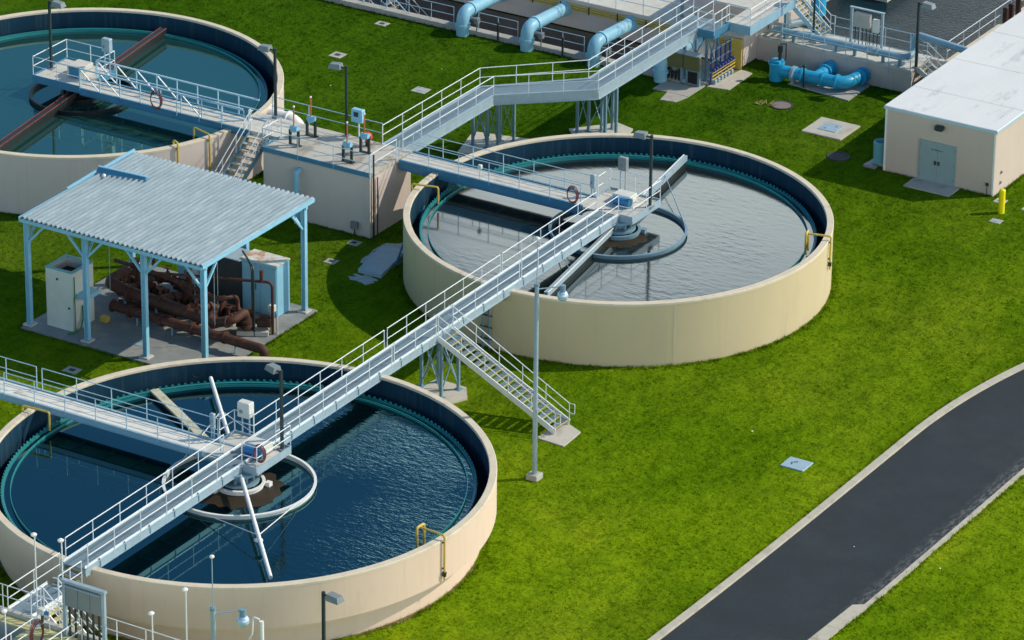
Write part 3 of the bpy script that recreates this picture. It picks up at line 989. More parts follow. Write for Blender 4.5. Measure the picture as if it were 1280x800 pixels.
# catwalk coming in from the left over the nearest tank
cw = thing('side_catwalk', 'whitish deck catwalk entering from the left over the deep blue tank', 'catwalk', (-12, 0.6, ZD))
girder_run(cw, (-23.5, 0.62), (-0.98, 0.62), 1.22, ZD - .02, 0.28, M['pipe_grey'], M['white_deck'], 0.0)
railing(cw, [(-11.35, 1.24, ZD), (-1.95, 1.24, ZD)], spacing=1.75, m=M['alu_blue'])
railing(cw, [(-23.4, 1.24, ZD), (-11.65, 1.24, ZD)], spacing=1.75, m=M['alu_blue'])
railing(cw, [(-23.4, 0.0, ZD), (-12.75, 0.0, ZD)], spacing=1.75, m=M['alu_blue'])
railing(cw, [(-12.5, 0.0, ZD), (-0.95, 0.0, ZD)], spacing=1.75, m=M['alu_blue'])
b = MB()
for y in (0.1, 1.14):
    b.beam((-21.5, y, 0), (-21.5, y, ZD - .4), 0.15, 0.15)
b.build('leg', M['galv'], cw)

# catwalk from the splitter box to the middle tank
cb = thing('blue_catwalk', 'blue girder catwalk with pale deck from the valve box to the silvery tank', 'catwalk', (-7, 32.4, ZD))
girder_run(cb, (-12.3, 32.35), (-1.80, 32.35), 1.30, ZD, 0.48, M['girder'], M['deck'])
railing(cb, [(-12.3, 31.70, ZD), (-1.9, 31.70, ZD)], spacing=1.75, m=M['alu_blue'])
railing(cb, [(-12.3, 33.00, ZD), (-1.85, 33.00, ZD)], spacing=1.75, m=M['alu_blue'])

# bridge half way over the far left tank
ab = thing('truss_bridge', 'pale blue truss footbridge out to the middle of the far left tank', 'bridge', (-27, 31.6, ZD))
girder_run(ab, (-31.1, 31.55), (-20.6, 31.55), 1.45, ZD, 0.34, M['girder'], M['deck'])
MB().box(-34.15, 30.95, ZD - 0.12, -31.12, 33.85, ZD).build('platform', M['deck'], ab)
b = MB()
for x0, y0, x1, y1 in ((-34.19, 30.91, -31.1, 30.95), (-34.19, 33.85, -31.1, 33.89), (-34.19, 30.95, -34.15, 33.85), (-31.12, 32.3, -31.08, 33.85)):
    b.box(x0, y0, ZD - 0.32, x1, y1, ZD + 0.08)
b.build('edge_beam', M['girder'], ab)
for y, nd in ((30.83, 2), (32.27, 4)):
    MB().beam((-31.1, y, ZD + 1.10), (-21.0, y, ZD + 1.10), 0.07, 0.07).build('truss_chord', M['alu_blue'], ab)
    MB().beam((-31.1, y, ZD + 0.55), (-21.0, y, ZD + 0.55), 0.045, 0.045).build('truss_rail', M['alu_blue'], ab)
    for i in range(8):
        xa, xb = -31.1 + 10.1 * i / 8, -31.1 + 10.1 * (i + 1) / 8
        MB().beam((xa, y, ZD - .1), (xa, y, ZD + 1.08), 0.05, 0.05).build('truss_post', M['alu_blue'], ab)
        if i < nd or (y < 31 and i == 5):
            MB().beam((xa, y + .03, ZD + 1.06), (xb, y + .03, ZD), 0.05, 0.05).build('truss_diagonal', M['alu'], ab)
railing(ab, [(-31.1, 30.95, ZD), (-34.15, 30.95, ZD), (-34.15, 33.85, ZD), (-31.1, 33.85, ZD), (-31.1, 32.4, ZD)], spacing=1.5, m=M['alu'])
railing(ab, [(-25.0, 30.75, ZD), (-20.9, 30.75, ZD)], spacing=1.2, m=M['alu_blue'])

# upper walkway with its two bends
uw = thing('bent_catwalk', 'pale blue catwalk bending twice between the valve box and the far basins', 'catwalk', (-11, 45, ZD))
PL = [(-14.05, 32.9), (-14.05, 42.05), (-9.95, 46.05), (-9.95, 57.0)]
PR = [(-12.85, 32.9), (-12.85, 41.45), (-8.75, 45.0), (-8.75, 57.0)]
for i in range(3):
    a0, a1, b0, b1 = PL[i], PL[i + 1], PR[i], PR[i + 1]
    b = MB()
    b._add([(a0[0], a0[1], ZD), (b0[0], b0[1], ZD), (b1[0], b1[1], ZD), (a1[0], a1[1], ZD)] + [(a0[0], a0[1], ZD - .05), (b0[0], b0[1], ZD - .05), (b1[0], b1[1], ZD - .05), (a1[0], a1[1], ZD - .05)],
           [(0, 1, 2, 3), (7, 6, 5, 4), (0, 4, 5, 1), (1, 5, 6, 2), (2, 6, 7, 3), (3, 7, 4, 0)])
    b.build('deck', M['grating'], uw)
for P in (PL, PR):
    for i in range(3):
        p, q = P[i], P[i + 1]
        b = MB()
        b.beam((p[0], p[1], ZD - .21), (q[0], q[1], ZD - .21), 0.04, 0.52)
        b.beam((p[0], p[1], ZD + .05), (q[0], q[1], ZD + .05), 0.13, 0.04)
        b.beam((p[0], p[1], ZD - .47), (q[0], q[1], ZD - .47), 0.13, 0.04)
        b.build('girder', M['galv'], uw)
railing(uw, [(x, y, ZD) for x, y in PL], spacing=1.75, m=M['alu'])
railing(uw, [(x, y, ZD) for x, y in PR], spacing=1.75, m=M['alu'])
# little landing where it turns to the platform
MB().box(-8.68, 55.3, ZD - .08, -7.75, 57.0, ZD - .004).build('landing', M['grating'], uw)
b = MB(); b.box(-8.68, 55.24, ZD - .35, -7.71, 55.3, ZD + .1); b.box(-7.75, 55.3, ZD - .35, -7.69, 57.0, ZD + .1)
b.build('edge_beam', M['girder'], uw)
railing(uw, [(-8.68, 55.27, ZD), (-7.72, 55.27, ZD), (-7.72, 56.9, ZD)], spacing=1.0)

# support towers
def tower(name, label, posts, top, braces, pad):
    x = sum(p[0] for p in posts) / len(posts); y = sum(p[1] for p in posts) / len(posts)
    t = thing(name, label, 'support', (x, y, 0), 'steel towers under the catwalks')
    b = MB(); b.prism(pad, -0.1, 0.10); b.build('footing', M['pad'], t)
    for p in posts:
        b = MB()
        b.beam((p[0], p[1], 0.10), (p[0], p[1], top), 0.13, 0.13)
        b.box(p[0] - .16, p[1] - .16, 0.10, p[0] + .16, p[1] + .16, 0.13)
        b.build('leg', M['tower'], t)
    for i, j in braces:
        p, q = posts[i], posts[j]
        b = MB()
        b.beam((p[0], p[1], .35), (q[0], q[1], top - .15), 0.05, 0.05)
        b.beam((q[0], q[1], .35), (p[0], p[1], top - .15), 0.05, 0.05)
        b.build('cross_brace', M['tower'], t)
        b = MB(); b.beam((p[0], p[1], top - .06), (q[0], q[1], top - .06), 0.10, 0.12)
        b.build('cap_beam', M['tower'], t)
    return t
tower('support_tower', 'blue grey steel tower under the long catwalk beside the stair top', [(-1.2, 16.35), (0.25, 15.75), (-0.75, 17.1), (0.42, 16.95)], 2.88, ((0, 1), (2, 3), (0, 2), (1, 3)), [(-1.4, 15.5), (0.8, 15.45), (1.25, 16.4), (0.6, 17.35), (-1.0, 17.4)])
tower('support_tower', 'steel tower on a pale pad at the first bend of the upper catwalk', [(-14.45, 42.05), (-13.65, 42.15), (-13.55, 43.25), (-12.95, 43.65), (-14.2, 43.0), (-13.15, 42.4)], 2.86, ((0, 1), (2, 3), (0, 4), (1, 5)), [(-15.4, 43.6), (-14.6, 40.8), (-12.2, 41.4), (-12.4, 44.3)])
tower('support_tower', 'steel tower on a pale pad at the second bend of the upper catwalk', [(-10.85, 46.5), (-10.4, 46.9), (-9.8, 47.2), (-9.5, 47.8), (-9.0, 46.2), (-8.75, 46.9)], 2.86, ((0, 1), (2, 3), (1, 4), (3, 5)), [(-11.4, 46.6), (-10.3, 45.6), (-8.2, 46.3), (-8.6, 48.4), (-9.7, 48.7)])
tower('support_tower', 'blue legs under the far end of the upper catwalk behind the khaki boards', [(-10.0, 56.3), (-8.7, 56.3), (-10.0, 57.5), (-8.7, 57.5)], 2.86, ((0, 1), (1, 3)), [(-10.3, 56.0), (-8.4, 56.0), (-8.4, 57.8), (-10.3, 57.8)])

# ------------------------------------------------------------------ stairs
def stair(label, top, run, rise, n, width, d, group='steel stairs', rail_m=None, string_m=None, tread_m=None, nose_m=None, rails=(1, -1), name='steel_stair'):
    """top: centre of the top edge; d: unit direction going down"""
    t = thing(name, label, 'stair', (top[0] + d[0] * run, top[1] + d[1] * run, top[2] - rise), group)
    T = Vector(top); D = Vector((d[0], d[1], 0)); N = Vector((-D.y, D.x, 0)); Z = Vector((0, 0, 1))
    for s in (1, -1):
        o = N * (s * width / 2)
        MB().beam(T + o - Z * 0.10, T + o + D * run - Z * (rise - 0.08), 0.05, 0.28).build('stringer', string_m or M['alu'], t)
    for i in range(n):
        c = T + D * (run * (i + .5) / n) - Z * (rise * (i + 1) / (n + 1))
        e = N * (width / 2 - .03)
        tr = MB().beam(c - e, c + e, run / n * 0.95, 0.04).build('tread', tread_m or M['grating'], t)
        f = c + D * (run / n * 0.40) + Z * 0.024
        MB().beam(f - e, f + e, 0.055, 0.012).build('nosing', nose_m or M['yellow'], tr)
    for s in rails:
        o = N * (s * width / 2)
        a, bb = T + o, T + o + D * run - Z * rise
        P = [a, bb]
        b = MB()
        for h in (1.02, 0.55):
            b.tube([a + Z * h - D * .25, a + Z * h, bb + Z * h, bb + Z * h + D * .28], 0.024, 6)
        b.tube([bb + Z * 1.02 + D * .28, bb + Z * .55 + D * .28], 0.024, 6)
        rl = b.build('railing', rail_m or M['alu'], t)
        k = max(3, int(run / 1.05))
        for i in range(k + 1):
            q = a + (bb - a) * (i / k)
            MB().tube([q, q + Z * 1.0], 0.022, 6).build('post', rail_m or M['alu'], rl)
    return t
st = stair('long white stair from the long catwalk down to the lawn between the two near tanks', (0.32, 16.0, ZD), 6.2, ZD - .10, 18, 1.25, (1, 0))
stair('steel stair with yellow tread edges down beside the far left tank wall', (-20.0, 30.8, 3.4), 4.9, 3.4, 14, 1.15, (0, -1), tread_m=M['deck'], string_m=M['tower'])
stair('blue stair with yellow tread edges from the high platform down to the basin wall', (-7.0, 62.6, ZD), 2.1, ZD - 1.42, 10, 1.15, (1, 0), string_m=M['alu_blue'])
stair('short sunlit stair at the right end of the low basin wall', (1.3, 61.9, 1.35), 1.9, 1.35, 6, 1.1, (1, 0))
stair('short yellowish stair down from the landing walkway behind the metal screen', (0.28, -13.75, ZL), 3.0, ZL - .05, 12, 0.95, (1, 0), tread_m=M['lichen'], nose_m=M['lichen'])
b = MB(); b.prism([(6.0, 14.7), (7.45, 14.6), (7.35, 16.25), (6.0, 16.9)], -0.1, 0.06)
struct('stair_pad', b, M['pad'])

# ------------------------------------------------------------------ valve box between the tanks
vb = thing('valve_box', 'raised concrete valve box with grey cream walls between the far left and middle tanks', 'valve box', (-15.7, 31, 0))
BX0, BX1, BY0, BY1, BZ = -18.75, -12.45, 29.3, 33.0, 3.4
MB().box(BX0, BY0, -.3, BX1, BY1, BZ - .22).build('wall', M['cream_grey'], vb)
MB().box(BX0 - .02, BY0 - .02, BZ - .22, BX1 + .02, BY1 + .02, BZ).build('slab', M['box_deck'], vb)
b = MB(); b.box(-20.75, 30.85, BZ - .22, BX0 - .025, BY1 + .02, BZ - .003)
b.box(-21.55, 30.9, ZR + .005, -20.76, 33.0, BZ - .006)
b.build('side_slab', M['deck'], vb)
b = MB()
b.box(BX0 - .02, BY0 - .07, BZ - .14, BX1 + .02, BY0 - .023, BZ + .10)
b.box(BX0 - .07, BY0 - .02, BZ - .14, BX0 - .023, 30.8, BZ + .10)
b.build('edge_angle', M['girder'], vb)
railing(vb, [(BX0, BY0 - .05, BZ), (BX1, BY0 - .05, BZ)], spacing=2.0, m=M['alu_blue'])
railing(vb, [(BX1 + .02, BY0, BZ), (BX1 + .02, 31.65, BZ)], spacing=1.6, m=M['alu'])
railing(vb, [(BX0, BY0 - .05, BZ), (BX0, 30.9, BZ), (-19.35, 30.9, BZ)], spacing=1.2, m=M['alu'])
railing(vb, [(-20.7, 33.0, BZ), (-14.1, 33.0, BZ)], spacing=1.9, m=M['alu_blue'])
railing(vb, [(-20.65, 30.8, BZ), (-20.65, 31.0, BZ)], spacing=1.0, m=M['alu'])
# darker gate slots in the slab
def gate(x, y, label, orange=True):
    t = thing('sluice_gate', label, 'sluice gate', (x, y, BZ), 'hand gates on the valve box')
    b = MB()
    for s in (-.24, .24):
        b.beam((x + s, y - .1, BZ), (x + s, y - .1, BZ + .85), 0.10, 0.12)
    b.build('frame', M['dark'], t)
    MB().box(x - .34, y - .16, BZ + .002, x + .34, y + .10, BZ + .035).build('base_plate', M['black_steel'], t)
    b = MB(); b.tube([(x - .2, y - .1, BZ + .95), (x + .22, y - .1, BZ + .95)], 0.14, 12); b.box(x - .12, y - .26, BZ + .80, x + .14, y + .04, BZ + .98)
    b.build('actuator', M['pipe_blue'], t, True)
    b = MB(); b.tube([(x - .02, y - .1, BZ + .9), (x - .02, y - .1, BZ + 2.05)], 0.035, 8)
    s = b.build('stem', M['orange'], t, True)
    MB().ball(x - .02, y - .1, BZ + 2.1, 0.06).build('cap', M['white'], s, True)
    return t
gate(-17.6, 30.45, 'blue actuator gate with orange stem nearest the bridge on the valve box')
gate(-17.6, 31.95, 'blue actuator gate with orange stem at the back left of the valve box')
gate(-14.25, 30.15, 'blue actuator gate with orange stem nearest the front right valve box corner')
gate(-14.15, 31.55, 'blue actuator gate with orange stem beside the red hose reel on the valve box')
t = thing('instrument_box', 'pale blue instrument box with dark screen on a post at the valve box railing', 'instrument', (-15.5, 33.0, BZ))
MB().beam((-15.5, 32.98, BZ), (-15.5, 32.98, BZ + .9), 0.06, 0.06).build('post', M['alu'], t)
MB().bbox(-15.85, 32.8, BZ + .85, -15.2, 33.1, BZ + 1.55).build('case', M['shed'], t)
MB().box(-15.68, 32.775, BZ + 1.18, -15.42, 32.805, BZ + 1.42).build('screen', M['ink'], t)
t = thing('hose_reel', 'small red hose reel standing beside the valve box gate', 'hose reel', (-14.5, 32.3, BZ))
b = MB(); b.tube([(-14.55, 32.25, BZ + .5), (-14.55, 32.40, BZ + .5)], 0.24, 16); b.build('drum', M['red'], t, True)
b = MB(); b.beam((-14.55, 32.3, BZ), (-14.55, 32.3, BZ + .5), .08, .2); b.build('stand', M['dark'], t)
# pipes at the box
b = MB(); b.tube(bend([(-16.55, 29.26, 2.75), (-16.55, 28.95, 2.75), (-16.55, 28.95, 0.0)], .3), 0.14, 12)
single('drain_pipe', b, M['pipe_blue'], 'teal blue pipe dropping down the shaded front of the valve box', 'pipe', smooth=True)
b = MB(); b.tube(bend([(-21.9, 34.4, 2.75), (-20.0, 34.4, 2.75), (-20.0, 34.4, -0.1)], .75, 8), 0.36, 16)
b.tube([(-20.75, 34.4, 2.75), (-20.65, 34.4, 2.75)], 0.44, 16); b.tube([(-20.0, 34.4, 1.7), (-20.0, 34.4, 1.8)], 0.44, 16)
single('overflow_pipe', b, M['white'], 'fat white elbow pipe leaving the far left tank behind the valve box', 'pipe', smooth=True)
b = MB()
for x in (-12.42, ):
    b.tube([(x + .06, 29.5, 0), (x + .06, 29.5, BZ + 1.0)], 0.045, 8); b.tube([(x + .06, 29.85, 0), (x + .06, 29.85, BZ - .3)], 0.03, 8)
single('conduit', b, M['dark'], 'dark conduit pipes up the sunlit right corner of the valve box', 'conduit', smooth=True)
t = thing('junction_box', 'small dark junction box low on the shaded front wall of the valve box', 'electrical box', (-13.3, 29.2, 0))
MB().bbox(-13.5, 29.1, .35, -13.1, 29.28, .75).build('case', M['lamp_grey'], t)
MB().beam((-13.3, 29.2, 0), (-13.3, 29.2, .36), .05, .05).build('stub', M['dark'], t)

# yellow spray pipes over the rims
def spray(label, c, R, ang, down, inn, hoop):
    t = thing('spray_pipe', label, 'pipe', (c[0] + R * math.cos(ang), c[1] + R * math.sin(ang), 0), 'yellow wash water pipes over tank rims')
    d = Vector((math.cos(ang), math.sin(ang), 0)); n = Vector((-d.y, d.x, 0)); o = Vector((c[0], c[1], 0))
    Z = Vector((0, 0, 1))
    pts = [o + d * (R + .10) + Z * down, o + d * (R + .10) + Z * 3.42, o + d * (R - inn) + Z * 3.42]
    if not hoop:
        pts.append(o + d * (R - inn) + Z * 2.55)
    b = MB(); b.tube(bend(pts, .12, 4), 0.05, 8)
    p = b.build('pipe', M['yellow'], t, True)
    if hoop:
        q = o + d * (R - inn)
        b = MB(); b.tube(bend([q + n * .22 - Z * 0 + Z * 2.45, q + n * .22 + Z * 3.5, q - n * .26 + Z * 3.5, q - n * .26 + Z * 2.45], .10, 4), 0.06, 8)
        b.build('hoop', M['yellow'], t, True)
    b = MB(); z = down + .28
    c0 = o + d * (R + .10)
    b.tube([c0 + Z * (z - .10), c0 + Z * (z + .10)], 0.085, 8); b.tube([c0 + Z * z - n * .12, c0 + Z * z + n * .12], 0.04, 6)
    b.build('valve', M['dark'], t, True)
    b = MB()
    for z in (down + .55, 3.1):
        c1 = o + d * (R + .05)
        b.beam(c1 + Z * z - n * .08, c1 + Z * z + n * .08, .08, .03)
    b.build('clamp', M['dark'], t)
    return t
c = (0, 0); spray('yellow hooped pipe over the right rim of the deep blue tank', c, 11.0, math.atan2(-1.05, 10.68), 1.35, 1.15, True)
c = (0, 0); spray('yellow pipe over the left rim of the deep blue tank under the catwalk', c, 11.0, math.atan2(-0.58, -11.09), 1.6, 1.3, False)
c = (0, 32.05); spray('yellow hooped pipe over the right rim of the silvery tank', c, 10.34, math.atan2(2.77, 9.88), 1.7, 1.05, True)
c = (0, 32.05); spray('yellow pipe over the left rim of the silvery tank under the blue catwalk', c, 10.34, math.atan2(-2.6, -10.06), 1.6, 1.25, False)
c = (-32.0, 32.2); spray('yellow hooked pipe over the far left tank rim nearest the steel stair', c, 10.36, math.atan2(-2.98, 10.17), 0.6, 1.15, False)
c = (-32.0, 32.2); spray('short yellow pipe over the far left tank rim just behind the shed roof', c, 10.36, math.atan2(-4.88, 9.71), 0.9, 0.35, False)

# ------------------------------------------------------------------ shoebox lamps
def shoebox(label, loc, h, rz):
    t = thing('lamp_post', label, 'lamp', loc, 'shoebox lamps on square posts', local=True, rz=rz)
    b = MB(); b.beam((0, 0, 0), (0, 0, h), 0.115, 0.115); b.build('post', M['dark'], t)
    MB().box(-.17, -.17, 0, .17, .17, .05).build('base_plate', M['lamp_grey'], t)
    MB().beam((0, 0, h - .12), (.35, 0, h - .12), .06, .08).build('arm', M['dark'], t)
    b = MB(); b._add([(.26, -.23, h - .22), (.92, -.23, h - .22), (.92, .23, h - .22), (.26, .23, h - .22), (.30, -.17, h + .06), (.84, -.17, h + .02), (.84, .17, h + .02), (.30, .17, h + .06)],
                     [(3, 2, 1, 0), (4, 5, 6, 7), (0, 1, 5, 4), (1, 2, 6, 5), (2, 3, 7, 6), (3, 0, 4, 7)])
    hd = b.build('head', M['lamp_grey'], t)
    MB().box(.34, -.17, h - .235, .84, .17, h - .222).build('lens', M['offwhite'], hd)
    return t
CAMR = math.radians(31.24)     # picture right, on the ground
L0 = shoebox('dark shoebox lamp post on the drive platform over the deep blue tank', (0.82, 2.05, ZD), 3.75, PI - .35)
L1 = dup(L0, (0.98, 33.4, ZD), PI + .05, 'dark shoebox lamp post on the drive platform over the silvery tank')
L2 = dup(L0, (-34.0, 32.3, ZD), 0.0, 'dark shoebox lamp post on the bridge end over the far left tank')
L3 = dup(L0, (-20.45, 32.9, BZ), PI, 'dark shoebox lamp post beside the rim of the far left tank')
L4 = dup(L0, (-16.15, 32.85, BZ), PI + .1, 'dark shoebox lamp post standing on the valve box by its back railing')
L5 = dup(L0, (9.9, -8.4, 0.02), -.1, 'dark shoebox lamp post in front of the deep blue tank wall at the bottom edge')
L6 = dup(L0, (17.4, -9.2, 0.02), -.1, 'dark shoebox lamp head just peeping above the bottom edge on the lawn')
L7 = dup(L0, (1.26, 61.25, 1.35), -.05, 'dark shoebox lamp post at the right end of the low basin wall')
L8 = dup(L0, (-5.1, 61.6, 1.35), 2.0, 'dark lamp post on the low basin wall beside the blue stair')

# tall poles with a dome camera
def dome_pole(label, loc):
    t = thing('camera_pole', label, 'camera pole', loc, 'tall poles with a dome camera', local=True)
    MB().bbox(-.28, -.28, -.1, .28, .28, .26).build('footing', M['concrete'], t)
    MB().cyl(0, 0, .26, 9.3, 0.115, 14, 0.095).build('pole', M['galv'], t, True)
    MB().cyl(0, 0, 9.3, 9.42, 0.12, 14).build('pole_cap', M['tower'], t, True)
    b = MB(); b.tube([(0, 0, 9.35), (0, 0, 11.5)], 0.022, 6); r = b.build('rod', M['galv'], t)
    MB().ball(0, 0, 11.55, 0.10, .7).build('rod_tip', M['white'], r, True)
    d = Vector((math.cos(CAMR), math.sin(CAMR), 0))
    e = d * 1.12
    b = MB(); b.tube([(0, 0, 9.15), (e.x, e.y, 9.30)], 0.03, 8); b.build('arm', M['galv'], t, True)
    b = MB(); b.cyl(e.x, e.y, 9.05, 9.35, 0.13, 12); cs = b.build('camera_housing', M['tower'], t, True)
    b = MB(); b.ball(e.x, e.y, 8.85, 0.25, 1.0); b.build('dome', M['glass'], cs, True)
    b = MB(); b.tube([(.14, -.05, .3), (.14, -.05, 3.2), (.10, -.04, 3.4)], 0.02, 6); b.build('conduit', M['galv'], t)
    return t
P0 = dome_pole('tall pale camera pole on the lawn at the foot of the long white stair', (7.95, 11.25, 0))
P1 = dup(P0, (13.0, -20.43, 0), None, 'tall camera pole at the bottom edge in front of the deep blue tank')

# tank centre equipment
def control_cabinet(label, x, y, z, h, m=None, w=.45, d=.28, group='control boxes by the tank drives'):
    t = thing('control_box', label, 'control box', (x, y, z), group)
    b = MB(); b.beam((x - w * .3, y, z), (x - w * .3, y, z + h - .5), .05, .05); b.beam((x + w * .3, y, z), (x + w * .3, y, z + h - .5), .05, .05)
    b.build('stand', M['galv'], t)
    MB().bbox(x - w / 2, y - d / 2, z + h - .72, x + w / 2, y + d / 2, z + h).build('case', m or M['offwhite'], t)
    MB().box(x - w * .32, y - d / 2 - .02, z + h - .5, x - w * .05, y - d / 2 + .002, z + h - .35).build('panel', M['lamp_grey'], t)
    return t
control_cabinet('cream control box on posts at the deep blue tank drive platform', -1.35, 2.48, ZD, 1.55, w=.62, d=.4)
control_cabinet('grey control box on tall posts at the silvery tank drive platform', -1.15, 34.45, ZD, 1.75, M['lamp_grey'])
control_cabinet('slim grey switch box beside the hose reel of the blue catwalk', -1.95, 32.95, ZD, 1.2, M['galv'], .25, .2)
control_cabinet('tall grey control panel on the bridge over the far left tank', -30.75, 32.75, ZD, 2.2, M['galv'], .5, .3)
control_cabinet('small grey switch box on the left catwalk near the deep blue tank drive', -2.3, 1.35, ZD, 1.2, M['galv'], .22, .18)
def drive(label, x, y, z, m_case):
    t = thing('drive_unit', label, 'motor', (x, y, z), 'drive motors on the tank platforms')
    MB().bbox(x - .55, y + .25, z, x + .45, y + .95, z + .42).build('gear_case', M['offwhite'], t)
    b = MB(); b.tube([(x - .3, y, z + .25), (x + .45, y, z + .25)], .19, 14); b.build('motor', M['motor'], t, True)
    b = MB(); b.tube([(x + .45, y, z + .25), (x + .62, y, z + .25)], .21, 14); b.build('motor_fan', M['girder'], t, True)
    MB().box(x - .35, y - .2, z, x + .55, y + .2, z + .07).build('base', M['tower'], t)
    return t
drive('blue drive motor beside a cream gear case over the deep blue tank', 0.15, 0.75, ZD + .06, 0)
drive('blue drive motor beside a cream gear case over the silvery tank', -0.35, 32.75, ZD + .01, 0)
t = thing('drive_guard', 'blue fronted steel box on the bridge platform over the far left tank', 'drive box', (-32.4, 32.0, ZD))
MB().bbox(-32.7, 31.9, ZD, -31.75, 32.9, ZD + .62).build('case', M['deck'], t)
MB().box(-32.55, 31.86, ZD + .02, -31.9, 31.9, ZD + .58).build('front_panel', M['girder'], t)
def hose_coil(label, x, y, z, r, m=None, face='y'):
    t = thing('hose_coil', label, 'hose', (x, y, z), 'coiled hoses on the railings')
    for k in range(4):
        rr = r - .02 * k
        ax, ay = ((1, 0, 0), (0, 0, 1)) if face == 'y' else ((0, 1, 0), (0, 0, 1))
        off = (0, -.03 * k, 0) if face == 'y' else (.03 * k, 0, 0)
        pts = [p + Vector(off) + Vector((0, 0, -.04 * (k % 2))) for p in arc((x, y, z + .55), rr, 0, 2 * PI, 20, ax, ay)]
        pts = [Vector((p.x, p.y, z + .55 + (p.z - z - .55) * 1.35)) for p in pts]
        MB().tube(pts[:-1], .025, 6, closed=True).build('loop', m or M['hose'], t, True)
    MB().bbox(x - .10, y - .05, z + .78, x + .10, y + .1, z + .95).build('hanger', M['alu_blue'], t)
    return t
hose_coil('maroon hose coiled on the blue catwalk end over the silvery tank', -2.3, 31.62, ZD, .32)
hose_coil('maroon hose coiled on the truss bridge over the far left tank', -26.2, 30.68, ZD, .36)
hose_coil('maroon hose coiled on the drive platform over the deep blue tank', 0.85, 0.35, ZD, .30)
b = MB(); b.tube([(-7.7, 31.85, ZD), (-7.7, 31.85, ZD + .6)], .025, 6); b.bbox(-7.8, 31.77, ZD + .55, -7.6, 31.93, ZD + .78)
single('sensor', b, M['offwhite'], 'small white sensor head standing on the blue catwalk deck', 'sensor')

# pipes up the middle tank wall beside the tower
t = thing('wall_pipes', 'two dark pipes up the shaded wall of the silvery tank', 'pipes', (-1.0, 21.8, 0))
for x in (-1.15, -0.80):
    MB().tube([(x, 21.62, 0), (x, 21.62, 2.7)], .055, 8).build('pipe', M['tower'], t, True)
b = MB()
for z in (.5, 1.1, 1.7, 2.3):
    b.beam((-1.3, 21.60, z), (-.65, 21.60, z), .06, .04)
b.build('bracket', M['dark'], t)
b = MB(); b.bbox(-.62, 22.0 - .55, 2.72, .12, 21.75, 2.92)
single('bearing_shelf', b, M['lamp_grey'], 'dark bearing shelf under the long catwalk on the silvery tank rim', 'bracket')

# ------------------------------------------------------------------ pump shed
b = MB(); b.box(-20.5, 11.6, -.1, -9.85, 20.75, .08)
struct('shed_floor', b, M['shed_floor'])
sh = thing('pump_shed', 'open sided pump shed with pale blue posts and corrugated roof', 'shed', (-15.2, 16.2, 0.08))
SX = [-20.32, -16.97, -13.62, -10.28]
for x in SX:
    for y in (12.1, 20.3):
        b = MB()
        b.beam((x, y, .08), (x, y, 5.45), .06, .22); b.beam((x - .10, y, .08), (x - .10, y, 5.45), .03, .22, (0, 1, 0)); b.beam((x + .10, y, .08), (x + .10, y, 5.45), .03, .22, (0, 1, 0))
        p = b.build('post', M['shed'], sh)
        MB().bbox(x - .26, y - .26, .0, x + .26, y + .26, .16).build('footing', M['pad'], p)
        for s in (-1, 1):
            if SX[0] <= x + s * 1.2 <= SX[-1]:
                MB().beam((x + s * .1, y, 4.35), (x + s * 1.05, y, 5.35), .10, .10).build('brace', M['shed'], p)
        s = 1 if y < 15 else -1
        MB().beam((x, y + s * .1, 4.35), (x, y + s * 1.0, 5.35), .10, .10).build('brace', M['shed'], p)
for y in (12.1, 20.3):
    MB().beam((-20.5, y, 5.5), (-10.1, y, 5.5), .14, .22).build('eave_beam', M['shed'], sh)
for x in SX:
    MB().beam((x, 12.23, 5.5), (x, 20.17, 5.5), .12, .20).build('tie_beam', M['shed'], sh)
# corrugated roof, ribs running front to back; the valleys are coloured darker in broken streaks
def add_valley_tone(m, x0, pitch):
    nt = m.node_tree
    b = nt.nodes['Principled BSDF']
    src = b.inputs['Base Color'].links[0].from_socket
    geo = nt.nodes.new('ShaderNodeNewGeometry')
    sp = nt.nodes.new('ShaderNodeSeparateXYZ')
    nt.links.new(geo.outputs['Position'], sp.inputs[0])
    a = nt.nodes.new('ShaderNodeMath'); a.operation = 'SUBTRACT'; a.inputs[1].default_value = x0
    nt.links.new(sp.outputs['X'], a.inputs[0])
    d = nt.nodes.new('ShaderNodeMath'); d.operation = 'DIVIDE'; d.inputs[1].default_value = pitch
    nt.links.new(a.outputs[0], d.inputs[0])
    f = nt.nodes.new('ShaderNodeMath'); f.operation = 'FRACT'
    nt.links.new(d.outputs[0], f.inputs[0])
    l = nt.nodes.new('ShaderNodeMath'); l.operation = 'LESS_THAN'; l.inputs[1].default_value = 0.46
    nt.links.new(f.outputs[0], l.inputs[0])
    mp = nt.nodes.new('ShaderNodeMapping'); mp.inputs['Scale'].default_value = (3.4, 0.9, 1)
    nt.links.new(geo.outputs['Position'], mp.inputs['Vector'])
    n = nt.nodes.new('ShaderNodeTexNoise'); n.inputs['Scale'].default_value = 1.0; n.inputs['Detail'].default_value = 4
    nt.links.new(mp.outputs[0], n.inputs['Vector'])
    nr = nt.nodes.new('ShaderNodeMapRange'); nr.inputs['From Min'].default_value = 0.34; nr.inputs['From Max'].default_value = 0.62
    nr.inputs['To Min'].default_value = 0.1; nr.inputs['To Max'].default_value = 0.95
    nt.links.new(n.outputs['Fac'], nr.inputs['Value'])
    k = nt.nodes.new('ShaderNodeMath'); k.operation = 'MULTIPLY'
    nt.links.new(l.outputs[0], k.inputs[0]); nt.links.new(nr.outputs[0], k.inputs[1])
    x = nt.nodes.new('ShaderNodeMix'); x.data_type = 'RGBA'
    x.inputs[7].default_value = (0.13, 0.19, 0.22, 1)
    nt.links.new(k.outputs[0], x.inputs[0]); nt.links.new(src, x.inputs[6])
    nt.links.new(x.outputs[2], b.inputs['Base Color'])
